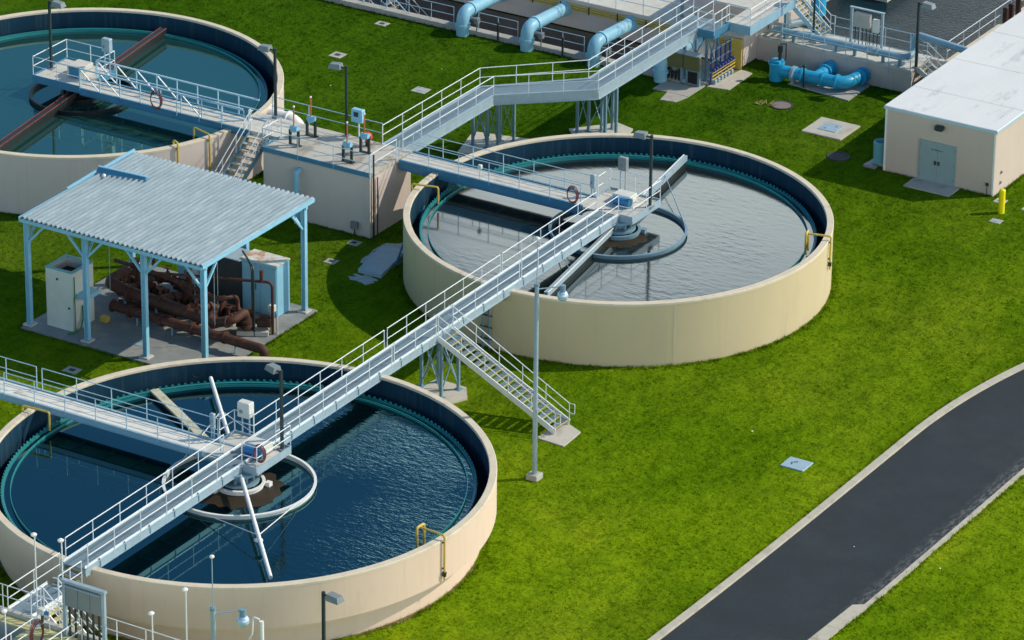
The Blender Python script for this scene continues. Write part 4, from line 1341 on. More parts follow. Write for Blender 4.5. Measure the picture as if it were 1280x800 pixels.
RX0, RX1, RY0, RY1 = -20.50, -10.14, 11.80, 20.95
nr = 38
pit = (RX1 - RX0) / nr
add_valley_tone(M['roof'], RX0, pit)
prof = []
for i in range(nr):
    x = RX0 + i * pit
    prof += [(x, 0), (x + pit * .50, 0), (x + pit * .58, .10), (x + pit * .92, .10)]
prof.append((RX1, 0))
def rz(y):
    return 5.62 + 0.006 * (y - RY0)
b = MB()
vs, fs = [], []
k = len(prof)
for y in (RY0, RY1):
    for x, dz in prof:
        vs.append((x, y, rz(y) + dz))
for x, dz in prof:
    pass
for i in range(k - 1):
    fs.append((i, i + 1, k + i + 1, k + i))
o = len(vs)
vs += [(RX0, RY0, rz(RY0) - .02), (RX1, RY0, rz(RY0) - .02), (RX1, RY1, rz(RY1) - .02), (RX0, RY1, rz(RY1) - .02)]
fs.append((o + 3, o + 2, o + 1, o))
b._add(vs, fs)
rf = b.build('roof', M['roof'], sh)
b = MB()
b.beam((RX1 + .03, RY0, rz(RY0) - .04), (RX1 + .03, RY1, rz(RY1) - .04), .04, .20)
b.build('fascia', M['shed'], rf)
b = MB(); b.beam((RX0, RY0 - .03, rz(RY0) - .10), (RX1, RY0 - .03, rz(RY0) - .10), .04, .16); b.beam((RX0 - .03, RY0, rz(RY0) - .06), (RX0 - .03, RY1, rz(RY1) - .06), .04, .2)
b.build('gutter', M['shed'], rf)
# lifted flap at the far left corner of the roof
MB().beam((-20.52, 18.0, 5.76), (-20.50, 20.95, 5.84), .10, .10).build('ridge_bar', M['shed'], rf)
b = MB()
vs = [(-20.48, 17.75, 5.74), (-17.95, 18.30, 5.74), (-17.95, 18.62, 5.74), (-20.48, 18.30, 5.74), (-20.48, 18.02, 6.00), (-18.0, 18.46, 5.86)]
b._add(vs, [(0, 1, 5, 4), (2, 3, 4, 5), (1, 2, 5), (3, 0, 4), (3, 2, 1, 0)])
b.build('flap', M['girder'], rf)
MB().beam((-20.48, 18.02, 6.03), (-18.0, 18.46, 5.89), .10, .05).build('flap_cap', M['shed'], rf)
MB().beam((-20.52, 17.85, 5.82), (-20.55, 15.6, 5.72), .08, .10).build('flap_edge', M['shed'], rf)
MB().ball(-19.9, 17.65, 5.80, .10).build('roof_vent', M['white'], rf, True)
# patch of flatter panel
# machinery inside
FZ = .08
pm = thing('pipe_manifold', 'large rusty brown pipe manifold running the length of the pump shed', 'pipework', (-15, 15.5, FZ))
def flange(b, p, d, r):
    p, d = Vector(p), Vector(d)
    b.tube([p - d * .06, p + d * .06], r, 16)
b = MB(); b.tube(bend([(-18.4, 17.2, 1.35), (-18.4, 15.7, 1.35), (-16.9, 15.55, 1.2), (-11.9, 15.3, 1.05)], .5), .30, 16)
for x in (-17.0, -15.2, -13.5, -12.2):
    flange(b, (x, 15.5, 1.16), (1, 0, 0), .38)
b.build('header', M['rust'], pm, True)
b = MB(); b.tube(bend([(-17.4, 14.75, .75), (-9.3, 14.68, .68), (-8.75, 14.68, .68), (-8.75, 14.68, -.3)], .45), .235, 16)
for x in (-16.4, -14.6, -12.8, -11.0):
    flange(b, (x, 14.73, .72), (1, 0, 0), .31)
b.tube([(-17.45, 14.75, .75), (-17.40, 14.75, .75)], .32, 16)
b.build('lower_header', M['rust'], pm, True)
b = MB()
for x in (-16.0, -14.0, -12.0, -10.4):
    b.beam((x, 14.7, FZ), (x, 14.7, .5), .06, .06)
for x in (-17.2, -15.4, -13.4):
    b.beam((x, 15.4, FZ), (x, 15.4, .9), .08, .08)
b.build('pipe_stand', M['pipe_grey'], pm)
for x in (-17.6, -15.5, -13.4, -11.6):
    b = MB(); b.tube(bend([(x, 15.5, 1.1), (x, 16.5, 1.0), (x + .3, 17.2, .8)], .3), .2, 12)
    flange(b, (x, 16.0, 1.05), (0, 1, 0), .29); flange(b, (x + .15, 16.8, .9), (.3, .9, 0), .28)
    b.tube([(x, 15.9, 1.2), (x, 15.9, 1.65)], .07, 8); b.tube([(x - .14, 15.9, 1.65), (x + .14, 15.9, 1.65)], .05, 8)
    br = b.build('branch', M['rust'], pm, True)
    b = MB()
    b.lathe([(.14, 1.70), (.19, 1.70), (.19, 1.74), (.14, 1.74)], 14, (x, 15.9)); b.build('handwheel', M['rust'], br)
b = MB(); b.tube(bend([(-11.9, 15.3, 1.05), (-11.0, 15.4, 1.3), (-10.9, 16.3, 1.5), (-10.9, 16.3, .6), (-11.2, 17.0, .5)], .35), .21, 14)
for p, d in (((-11.3, 15.36, 1.2), (1, 0, .2)), ((-10.9, 16.3, 1.0), (0, 0, 1)), ((-10.9, 16.3, .75), (0, 0, 1))):
    flange(b, p, d, .29)
b.build('discharge_elbow', M['rust'], pm, True)
def pump(label, x, y):
    t = thing('pump', label, 'pump', (x, y, FZ), 'rusty pumps in the pump shed', local=True)
    MB().bbox(-.75, -.38, 0, .75, .38, .25).build('plinth', M['pad'], t)
    b = MB(); b.tube([(-.25, 0, .62), (.05, 0, .62)], .36, 16); b.tube([(-.1, 0, .62), (-.1, 0, 1.2)], .14, 10); b.tube([(-.1, 0, 1.12), (-.1, 0, 1.2)], .22, 12); b.tube([(-.7, 0, .62), (-.25, 0, .62)], .16, 10)
    b.build('volute', M['rust'], t, True)
    b = MB(); b.tube([(.2, 0, .62), (.85, 0, .62)], .26, 14); b.tube([(.05, 0, .62), (.2, 0, .62)], .12, 10)
    mt = b.build('motor', M['rust'], t, True)
    b = MB()
    for i in range(10):
        a = i * PI / 5
        b.beam((.25, .26 * math.cos(a), .62 + .26 * math.sin(a)), (.8, .26 * math.cos(a), .62 + .26 * math.sin(a)), .03, .03)
    b.build('cooling_fin', M['black_steel'], mt)
    MB().bbox(-.35, -.12, .28, -.1, .12, .3).build('foot', M['black_steel'], t)
    return t
pu = pump('rusty pump beside the cream tub inside the pump shed', -17.0, 17.3)
dup(pu, (-14.9, 17.3, FZ), .0, 'rusty pump in the middle of the pump shed behind the header pipe')
dup(pu, (-12.9, 17.4, FZ), .0, 'rusty pump in front of the grey panel cabinet in the pump shed')
dup(pu, (-10.95, 16.95, FZ), .5, 'rusty pump at the right open side of the pump shed')
b = MB(); b.tube(bend([(-19.6, 18.9, 4.5), (-18.0, 18.2, 4.5), (-14.2, 16.6, 4.5), (-12.0, 15.8, 4.5)], .3), .09, 8)
b.tube([(-17.3, 17.9, 4.5), (-17.3, 17.9, 1.6)], .09, 8); b.tube([(-14.3, 16.65, 4.5), (-14.3, 16.65, 1.3)], .09, 8)
single('hanging_pipe', b, M['rust'], 'brown pipe hung under the shed roof with two drops', 'pipe', smooth=True)
b = MB(); b.tube(bend([(-16.6, 15.7, 2.35), (-10.1, 17.35, 2.75), (-10.1, 17.35, .08)], .3), .075, 8); b.tube([(-10.6, 17.2, 2.7), (-10.6, 17.2, 3.3)], .09, 8)
single('riser_pipe', b, M['rust'], 'thin brown pipe crossing the shed to a riser at its right edge', 'pipe', smooth=True)
b = MB(); b.tube(bend([(-12.2, 18.0, 3.6), (-10.75, 16.75, 3.6), (-10.7, 16.7, .08)], .3), .05, 8); b.tube(bend([(-12.2, 18.1, 3.5), (-10.95, 16.9, 3.5), (-10.85, 16.8, .08)], .3), .04, 8)
single('conduit', b, M['dark'], 'pair of dark arched conduits before the blue cabinet in the shed', 'conduit', smooth=True)
b = MB(); b.tube([(-10.3, 17.6, .08), (-10.3, 17.6, 1.3)], .10, 10); b.bbox(-10.45, 17.45, 1.1, -10.15, 17.75, 1.45); b.tube([(-9.98, 17.55, .08), (-9.98, 17.55, .9)], .04, 8)
single('air_valve', b, M['offwhite'], 'small white valve post beside the riser pipe at the shed edge', 'valve')
b = MB()
for x, y, z0 in ((-18.0, 14.4, .9), (-16.2, 14.9, .9), (-14.6, 15.9, .5), (-13.2, 15.6, .5), (-12.5, 15.9, .5), (-11.3, 15.0, .9)):
    pass
for x, y in ((-17.9, 15.2), (-16.6, 15.9), (-13.1, 16.0), (-12.4, 16.2), (-11.75, 15.0), (-14.0, 16.6)):
    t = MB().tube([(x, y, 1.0), (x, y, 5.42)], .018, 5)
    single('hanger_rod', t, M['galv'], 'thin steel hanger rod from the shed roof to the rusty pipes', 'rod', 'hanger rods inside the pump shed')
for k, (x, y, zt) in enumerate(((-18.7, 18.3, 1.5), (-18.0, 17.6, 1.9), (-17.0, 18.6, 1.4), (-15.6, 18.3, 1.6))):
    t = thing('valve_assembly', ('rusty valve and pipe stub at the back left corner of the shed', 'tall rusty valve behind the cream tub in the shed', 'rusty valve at the back of the shed before the lawn', 'rusty valve left of the pale cabinet in the shed', 'rusty valve before the stainless panel in the shed', 'small rusty valve before the blue cabinet in the shed')[k], 'valve', (x, y, FZ), 'rusty valves in the pump shed')
    b = MB(); b.tube([(x - .7, y - .15, .75), (x + .6, y + .12, .75)], .17, 12); flange(b, (x - .35, y - .08, .75), (1, .2, 0), .26); flange(b, (x + .3, y + .05, .75), (1, .2, 0), .26)
    b.tube(bend([(x + .6, y + .12, .75), (x + .85, y + .17, .75), (x + .85, y + .17, .08)], .18), .15, 10)
    b.build('pipe', M['rust'], t, True)
    b = MB(); b.tube([(x, y, .75), (x, y, zt - .25)], .14, 10, rs=[.2, .1]); b.tube([(x, y, zt - .3), (x, y, zt)], .05, 8)
    b.build('bonnet', M['rust'], t, True)
    MB().lathe([(.15, zt - .02), (.20, zt - .02), (.20, zt + .02), (.15, zt + .02)], 14, (x, y)).build('handwheel', M['rust'], t)
    b = MB(); b.beam((x - .5, y - .1, FZ), (x - .5, y - .1, .6), .1, .1); b.build('stand', M['pipe_grey'], t)
b = MB(); b.tube(bend([(-18.9, 17.0, 1.9), (-16.2, 16.3, 2.2), (-12.0, 15.9, 1.95), (-11.7, 16.8, 1.9), (-11.7, 16.8, .3)], .35), .10, 10)
for x, y, z in ((-17.6, 16.65, 2.05), (-14.4, 16.12, 2.1), (-13.0, 16.0, 2.02)):
    flange(b, (x, y, z), (1, -.15, 0), .16)
single('upper_pipe', b, M['rust'], 'medium brown pipe running above the rusty header in the shed', 'pipe', smooth=True)
b = MB(); b.tube(bend([(-17.9, 15.9, .4), (-15.0, 16.2, .42), (-12.6, 16.5, .42), (-12.4, 17.4, .42)], .3), .14, 10)
for x, y in ((-16.6, 16.05), (-14.9, 16.2), (-13.6, 16.37)):
    flange(b, (x, y, .42), (1, .1, 0), .21)
single('return_pipe', b, M['rust'], 'low brown return pipe between the rusty header and the pumps', 'pipe', smooth=True)
# cream tub at the left
t = thing('chemical_tub', 'tall cream tub with blue rimmed open top at the left end of the shed', 'tub', (-18.85, 13.3, FZ))
X0, X1, Y0, Y1 = -19.62, -18.08, 12.5, 14.15
b = MB(); b.box(X0, Y0, FZ, X1, Y1, 2.5); b.box(X0, Y0, 2.5, X0 + .08, Y1, 3.05); b.box(X1 - .08, Y0, 2.5, X1, Y1, 3.05); b.box(X0 + .08, Y0, 2.5, X1 - .08, Y0 + .08, 3.05); b.box(X0 + .08, Y1 - .08, 2.5, X1 - .08, Y1, 3.05)
b.build('body', M['offwhite'], t)
b = MB()
b.box(X0 - .03, Y0 - .03, 3.052, X1 + .03, Y0 + .16, 3.10); b.box(X0 - .03, Y1 - .16, 3.052, X1 + .03, Y1 + .03, 3.10); b.box(X0 - .03, Y0 + .16, 3.052, X0 + .16, Y1 - .16, 3.10); b.box(X1 - .16, Y0 + .16, 3.052, X1 + .03, Y1 - .16, 3.10)
b.build('rim', M['ac'], t)
MB().box(X0 + .09, Y0 + .09, 2.503, X1 - .09, Y1 - .09, 2.56).build('liquid', M['black_steel'], t)
b = MB(); b.bbox(-18.07, 12.7, 1.75, -17.4, 13.8, 1.95); b.build('shelf', M['shed'], t)
b = MB(); b.tube([(-18.0, 12.55, .1), (-18.0, 12.55, 2.9)], .03, 6); b.tube(bend([(-18.03, 13.2, 1.2), (-17.95, 13.1, .6), (-17.9, 12.8, .12), (-18.1, 12.1, .12)], .2), .05, 6)
b.build('hose', M['green'], t, True)
b = MB(); b.box(-19.0, 12.47, 2.55, -18.9, 12.5, 2.65); b.box(-18.35, 12.47, 1.2, -18.25, 12.5, 1.3)
b.build('latch', M['dark'], t)
# blue cabinet and grey panel at the back right
t = thing('blue_cabinet', 'pale blue two door electrical cabinet with rusty top in the shed', 'cabinet', (-12, 19.5, FZ))
MB().bbox(-12.95, 18.98, FZ, -10.95, 20.05, 2.7).build('body', M['shed'], t)
for x in (-12.9, -11.9):
    dr = MB().bbox(x + .02, 18.93, .25, x + .92, 18.985, 2.55).build('door', M['shed'], t)
    MB().box(x + .75, 18.90, 1.3, x + .80, 18.93, 1.6).build('handle', M['dark'], dr)
m_rt = mat('rust_spotted_top', (0.62, 0.66, 0.64), .7, var=.1, stain=(.42, .17, .06), stain_amt=.95, stain_scale=1.1, stain_lo=.48, stain_hi=.62)
MB().box(-12.98, 18.95, 2.703, -10.92, 20.08, 2.76).build('top', m_rt, t)
t = thing('panel_cabinet', 'dark stainless panel cabinet standing left of the blue cabinet', 'cabinet', (-14.1, 19.4, FZ))
MB().bbox(-15.2, 19.1, FZ, -13.0, 19.9, 2.5).build('body', M['steel_panel'], t)
MB().box(-15.3, 18.7, 2.62, -12.9, 20.0, 2.67).build('awning', M['galv'], t)
b = MB()
for x in (-15.25, -12.95):
    b.beam((x, 18.75, 2.64), (x, 19.9, 2.3), .05, .05)
b.build('awning_arm', M['galv'], t)
t = thing('pale_cabinet', 'narrow pale blue cabinet left of the stainless panel in the shed', 'cabinet', (-16.2, 19.6, FZ))
MB().bbox(-16.9, 19.3, FZ, -15.45, 20.0, 2.3).build('body', M['shed'], t)
MB().box(-16.2, 19.26, .3, -15.7, 19.3, 2.1).build('door', M['white'], t)
b = MB(); b.bbox(-17.75, 14.1, FZ, -17.35, 14.4, .38)
single('tool_box', b, M['yellow'], 'small yellow box on the shed floor beside the cream tub', 'box')
b = MB(); b.box(-15.0, 12.9, .082, -14.4, 13.25, .10)
single('floor_drain', b, M['hatch_blue'], 'small blue drain cover in the shed floor', 'drain cover')

# ------------------------------------------------------------------ aeration basin at the back
ae = thing('aeration_basin', 'long raised concrete basin with grey cream wall behind the sunken gallery', 'basin', (-30, 62, 0))
MB().box(-70, 59.22, 0.10, -8.05, 75, 1.72).build('wall', M['cream_grey'], ae)
MB().box(-70, 60.4, -1.9, -9.2, 74.9, 0.098).build('lower_wall', M['brown'], ae)
MB().box(-70, 59.10, 1.723, -8.05, 62.0, 1.80).build('walk_slab', M['deck'], ae)
railing(ae, [(-40, 59.15, 1.8), (-10.8, 59.15, 1.8)], spacing=1.7, m=M['alu_blue'])
b = MB(); b.box(-70, 55.45, -1.95, PX1, 55.95, .28)
single('gallery_kerb', b, M['concrete'], 'low concrete kerb wall between the lawn and the sunken gallery', 'wall')
rl = thing('gallery_railing', 'pale blue railing along the sunken gallery behind the four big elbows', 'railing', (-25, 55.7, .28))
for x0, x1 in ((-31.5, -24.2), (-22.6, -20.1), (-18.6, -15.9), (-14.4, -11.6)):
    railing(rl, [(x0, 55.72, .28), (x1, 55.72, .28)], spacing=1.45, m=M['alu_blue'], h=1.0)
stair('blue stair with yellow tread edges going down into the sunken gallery', (-29.5, 57.2, .2), 2.6, 2.0, 9, 1.2, (1, 0), string_m=M['girder'])
stair('second blue stair at the far left of the sunken gallery', (-32.5, 57.9, .2), 2.6, 2.0, 9, 1.2, (1, 0), string_m=M['girder'])
for x, lab in ((-23.3, 'pale blue elbow pipe farthest left along the gallery kerb'), (-19.2, 'pale blue elbow pipe second from the left along the gallery kerb'), (-15.0, 'pale blue elbow pipe beside the upper catwalk at the gallery kerb'), (-10.85, 'pale blue elbow pipe beside the khaki boards')):
    t = thing('elbow_pipe', lab, 'pipe', (x, 55.2, 0), 'big blue elbow pipes into the basin wall')
    y = 55.2
    b = MB(); b.tube(bend([(x, y, -.2), (x, y, 1.30), (x, 59.3, 1.12)], .62, 8), .36, 18)
    b.build('pipe', M['pipe_blue'], t, True)
    b = MB(); b.tube([(x, y, .48), (x, y, .66)], .43, 18); b.tube([(x, y + .72, 1.27), (x, y + .86, 1.27)], .42, 18); b.tube([(x, 59.05, 1.13), (x, 59.22, 1.125)], .44, 18)
    b.build('flange', M['pipe_blue'], t, True)
    b = MB(); b.tube([(x + .35, y + .3, .95), (x + .72, y + .3, .95)], .11, 8); b.bbox(x + .6, y + .15, .7, x + .85, y + .45, 1.05); b.beam((x + .72, y + .3, -.1), (x + .72, y + .3, .7), .05, .05)
    b.build('valve', M['lamp_grey'], t, True)
for x in (-21.1, -17.0):
    b = MB(); b.beam((x, 55.3, 0), (x, 55.3, 1.1), .09, .09); b.bbox(x - .07, 55.24, 1.1, x + .07, 55.36, 1.16)
    single('marker_post', b, M['dark'], 'dark marker post between the blue elbow pipes on the kerb', 'post', 'dark posts at the gallery kerb')
yp = thing('gas_pipes', 'yellow pipes clipped along the basin wall behind the upper catwalk', 'pipes', (-14, 59.1, 1.4))
for dz in (0, .14, .27):
    MB().tube(bend([(-24, 59.12, 1.18 + dz), (-8.35, 59.12, 1.18 + dz), (-8.35 + dz, 59.02, 1.1 + dz), (-8.35 + dz, 59.02, 0)], .15), .05, 8).build('pipe', M['yellow'], yp, True)
MB().box(-8.62, 58.86, 0, -7.98, 58.96, 1.75).build('cover_plate', M['yellow'], yp)
b = MB()
for i in range(9):
    x = -23 + 1.8 * i
    b.box(x - .03, 59.04, 1.1, x + .03, 59.09, 1.55)
b.build('clip', M['dark'], yp)

# high platform at the end of the upper catwalk
hp = thing('high_platform', 'grey steel platform with railings above the low wall at the top of the scene', 'platform', (-7.5, 60, ZD))
MB().box(-8.0, 56.98, ZD - .08, -6.5, 64.5, ZD).build('deck', M['deck'], hp)
MB().box(-12.5, 59.6, ZD - .08, -8.03, 64.5, ZD - .003).build('deck', M['deck'], hp)
b = MB(); b.box(-8.0, 56.92, ZD - .42, -6.5, 56.98, ZD + .1); b.box(-6.5, 56.92, ZD - .42, -6.44, 62.0, ZD + .1)
b.build('edge_beam', M['pipe_grey'], hp)
railing(hp, [(-7.9, 56.95, ZD), (-6.47, 56.95, ZD), (-6.47, 61.9, ZD)], spacing=1.5, m=M['alu'])
railing(hp, [(-12.4, 59.62, ZD), (-10.0, 59.62, ZD)], spacing=1.3, m=M['alu_blue'])
railing(hp, [(-10.2, 62.0, ZD), (-8.2, 62.0, ZD), (-8.2, 64.4, ZD)], spacing=1.0, m=M['alu'])
for x, y in ((-6.6, 61.2), (-8.0, 62.0), (-12.3, 60.0)):
    MB().beam((x, y, 0.0 if y < 59 else 1.35), (x, y, ZD - .08), .14, .14).build('leg', M['tower'], hp)
t = thing('blue_vessel', 'bright azure vertical pipe vessel beside the blue stair', 'pipe vessel', (-7.4, 63.1, 1.35))
MB().cyl(-6.2, 64.2, 1.9, 4.6, .42, 18).build('body', M['azure'], t, True)
b = MB(); b.tube(bend([(-6.2, 64.2, 2.0), (-6.2, 64.2, 1.6), (-7.2, 62.6, 1.6)], .3), .22, 12); b.build('outlet', M['galv'], t, True)
b = MB()
for k in range(3):
    a = k * 2.1; b.beam((-6.2 + .36 * math.cos(a), 64.2 + .36 * math.sin(a), 1.35), (-6.2 + .36 * math.cos(a), 64.2 + .36 * math.sin(a), 2.0), .08, .08)
b.build('leg', M['dark'], t)
b = MB(); b.tube(bend([(-7.9, 62.0, 1.4), (-7.9, 62.0, 2.6), (-7.0, 62.3, 2.6), (-7.0, 62.3, 1.6)], .35, 6), .13, 12)
single('vent_pipe', b, M['offwhite'], 'cream gooseneck pipe under the high platform by the azure vessel', 'pipe', smooth=True)
t = thing('switch_cabinet', 'dark open switch cabinet on the high platform at the top edge', 'cabinet', (-9.6, 63.3, ZD))
MB().bbox(-10.6, 62.9, ZD, -8.9, 63.6, ZD + 1.8).build('body', M['black_steel'], t)
MB().box(-10.7, 62.7, ZD + 1.82, -8.8, 63.7, ZD + 1.88).build('top', M['shed'], t)

# low wall and basin on the right
lwz = 1.35
lb = thing('low_basin', 'low cream walled basin with dark water behind the azure valve pipes', 'basin', (-3, 62, 0))
MB().box(-8.04, 60.75, -.3, 1.25, 63.2, lwz - .10).build('wall', M['cream_grey'], lb)
MB().box(-8.04, 60.70, lwz - .10, 1.28, 63.2, lwz).build('walk_slab', M['deck'], lb)
MB().box(2.15, 62.9, -.3, 2.55, 110, lwz + .05).build('side_wall', M['coping'], lb)
MB().box(-9.0, 63.2, -.3, -8.6, 110, lwz - .02).build('side_wall', M['deck'], lb)
MB().box(1.285, 62.9, -.3, 2.145, 63.2, lwz - .02).build('end_wall', M['deck'], lb)
railing(lb, [(-7.8, 60.68, lwz), (1.2, 60.68, lwz)], spacing=1.24, m=M['alu_blue'], drop=.4)
railing(lb, [(-4.6, 63.1, lwz), (1.5, 63.1, lwz)], spacing=1.5, m=M['alu_blue'])
railing(lb, [(2.2, 63.0, lwz), (2.2, 90, lwz)], spacing=1.9, m=M['alu'])
b = MB(); b.quad((-8.61, 63.19, .75), (2.16, 63.19, .75), (2.16, 110, .75), (-8.61, 110, .75))
struct('water', b, M['water_dark'])
b = MB(); b.box(-8.59, 70.5, .3, -5.2, 110, lwz)
single('basin_walk', b, M['deck'], 'pale concrete walkway running back along the dark far basin', 'walkway')
b = MB(); b.tube(bend([(-7.2, 61.05, 1.85), (0.75, 61.05, 1.85), (0.75, 62.0, 1.85), (0.75, 62.0, 2.9), (4.75, 61.2, 2.9)], .45, 7), .19, 14)
for x in (-4.9, -2.4):
    flange(b, (x, 61.05, 1.85), (1, 0, 0), .24)
pb = thing('process_pipe', 'long grey blue pipe lying along the low basin wall and rising to the building', 'pipe', (-3, 61, lwz))
b.build('pipe', M['pipe_grey'], pb, True)
b = MB(); b.tube([(-1.5, 61.05, 1.85), (-1.1, 61.05, 1.85)], .27, 14); b.tube([(-1.0, 61.05, 1.85), (-.85, 61.05, 1.85)], .25, 14)
b.build('coupling', M['galv'], pb, True)
b = MB()
for x in (-6.0, -3.4, -2.3, -.6, .4):
    b.beam((x, 61.05, lwz), (x, 61.05, 1.7), .12, .16)
b.build('saddle', M['tower'], pb)
t = thing('panel_rack', 'grey frame carrying two pale electrical boxes on the low basin wall', 'panel rack', (-2.6, 62.7, lwz))
for x in (-3.4, -1.55):
    MB().beam((x, 62.7, lwz), (x, 62.7, lwz + 2.0), .12, .12).build('post', M['galv'], t)
b = MB(); b.box(-3.5, 62.62, lwz + 2.0, -1.45, 62.78, lwz + 2.06); b.beam((-3.4, 62.7, lwz + .95), (-1.55, 62.7, lwz + .95), .05, .05)
b.build('frame', M['galv'], t)
MB().bbox(-3.15, 62.42, lwz + 1.05, -2.2, 62.7, lwz + 1.85).build('electrical_box', M['concrete'], t)
MB().bbox(-2.05, 62.48, lwz + .9, -1.68, 62.7, lwz + 1.65).build('electrical_box', M['offwhite'], t)
b = MB()
for i in range(7):
    b.tube([(-3.1 + .22 * i, 62.6, lwz), (-3.1 + .22 * i, 62.6, lwz + 1.05)], .03, 6)
b.build('conduit', M['dark'], t)
t = thing('basin_clamp', 'brown clamp fittings on the side wall railing at the top right edge', 'fitting', (2.3, 71, lwz))
for y in (69.6, 70.3, 71.2):
    MB().bbox(2.25, y, lwz + .05, 2.5, y + .25, lwz + .95).build('bracket', M['rust'], t)

# azure valve manifold on its pad
b = MB(); b.prism([(-4.9, 58.5), (-1.05, 58.05), (-1.1, 60.72), (-4.2, 60.72)], -.1, .07)
struct('manifold_pad', b, M['concrete'])
av = thing('azure_manifold', 'bright azure valve pipe manifold on a pad before the low wall', 'pipework', (-3.4, 59, 0))
b = MB(); b.tube(bend([(-5.5, 58.75, .55), (-1.75, 58.95, .55), (-1.5, 60.8, .55)], .7, 8), .34, 18)
b.build('main_pipe', M['azure'], av, True)
b = MB(); b.tube([(-3.45, 58.9, .55), (-3.45, 60.78, .55)], .33, 18); b.build('branch_pipe', M['azure'], av, True)
b = MB()
for p, d in (((-4.2, 58.82, .55), (1, .05, 0)), ((-3.0, 58.9, .55), (1, .05, 0)), ((-3.45, 59.9, .55), (0, 1, 0)), ((-3.45, 60.55, .55), (0, 1, 0)), ((-1.53, 60.2, .55), (.1, 1, 0)), ((-1.5, 60.6, .55), (.1, 1, 0)), ((-2.2, 58.95, .55), (1, .05, 0))):
    flange(b, p, d, .43)
b.build('flange', M['azure'], av, True)
b = MB(); b.cyl(-5.75, 58.72, -.05, .92, .38, 18); b.cyl(-5.75, 58.72, .92, 1.02, .45, 18); b.bbox(-6.05, 58.45, 1.02, -5.45, 59.0, 1.16)
b.build('valve_body', M['azure'], av, True)
b = MB(); b.cyl(-5.6, 58.8, 1.16, 1.6, .09, 10); b.cyl(-5.6, 58.8, 1.6, 1.95, .14, 10); b.beam((-5.3, 58.9, 1.16), (-5.3, 58.9, 2.1), .05, .05); b.beam((-5.62, 58.8, 2.05), (-5.25, 58.9, 2.1), .05, .05)
b.build('actuator', M['dark'], av, True)
b = MB(); b.tube([(-4.75, 58.7, .55), (-4.6, 58.7, .55)], .45, 18); b.tube([(-4.68, 58.5, .1), (-4.68, 58.5, .9)], .10, 8)
b.build('coupling', M['galv'], av, True)
b = MB(); b.beam((-3.9, 58.35, .07), (-3.9, 58.35, 1.25), .07, .07); b.bbox(-3.98, 58.28, 1.2, -3.82, 58.42, 1.36)
single('marker_post', b, M['dark'], 'dark post in front of the azure valve pipes', 'post')

# khaki boards and tube rack
for x0, x1, lab in ((-10.75, -9.6, 'left khaki board on blue legs below the upper catwalk end'), (-9.5, -8.55, 'right khaki board on blue legs beside the tube rack')):
    t = thing('khaki_board', lab, 'board', ((x0 + x1) / 2, 55.4, 0), 'khaki equipment boards under the catwalk')
    b = MB()
    for x in (x0 + .12, x1 - .12):
        b.beam((x, 55.5, 0), (x, 55.5, 1.75), .16, .12)
    b.build('leg', M['tower'], t)
    MB().bbox(x0, 55.28, .95, x1, 55.42, 1.78).build('board', M['khaki'], t)
    MB().box(x0 - .03, 55.22, 1.782, x1 + .03, 55.75, 1.84).build('hood', M['galv'], t)
    b = MB()
    for k in range(4):
        x = x0 + .25 + (x1 - x0 - .5) * k / 3
        b.bbox(x - .06, 55.4, .15, x + .06, 55.55, .8)
    b.build('switch', M['black_steel'], t)
t = thing('tube_rack', 'rack of upright navy tubes with yellow pipes beside the khaki boards', 'tube rack', (-8.4, 57.2, 0))
for i in range(5):
    y = 56.1 + .52 * i
    MB().beam((-8.3, y, 0), (-8.3, y, 1.95), .08, .08).build('upright', M['navy'], t)
b = MB()
for z in (.75, 1.3, 1.9):
    b.beam((-8.3, 56.0, z), (-8.3, 58.4, z), .05, .05)
b.build('cross_bar', M['alu_blue'], t)
b = MB()
for z in (.35, .55, .72):
    b.tube([(-8.15, 56.0, z), (-8.15, 58.5, z)], .03, 8)
b.build('gas_tube', M['yellow'], t, True)
b = MB()
for i in range(8):
    b.bbox(-8.30, 56.1 + .3 * i, .78, -8.05, 56.22 + .3 * i, .98)
b.build('rack_valve', M['navy'], t)
b = MB()
for i in range(6):
    b.bbox(-8.42, 56.2 + .36 * i, .05, -8.05, 56.4 + .36 * i, .3)
b.build('regulator', M['galv'], t)
b = MB(); b.prism([(-10.6, 53.95), (-8.45, 53.95), (-8.45, 55.9), (-10.6, 55.9)], -.1, .05); struct('board_pad', b, M['concrete'])
b = MB(); b.prism([(-9.5, 52.8), (-8.65, 52.95), (-8.44, 53.9), (-9.7, 53.94)], -.1, .045); struct('board_pad', b, M['concrete'])
b = MB(); b.prism([(-8.3, 55.75), (-7.1, 56.0), (-7.2, 58.75), (-7.95, 58.9)], -.1, .05); struct('rack_pad', b, M['pad'])
b = MB(); b.prism([(-8.6, 56.0), (-8.31, 55.9), (-7.96, 58.9), (-8.0, 59.0), (-8.7, 59.0)], -.1, .03); struct('bare_soil', b, M['soil'])

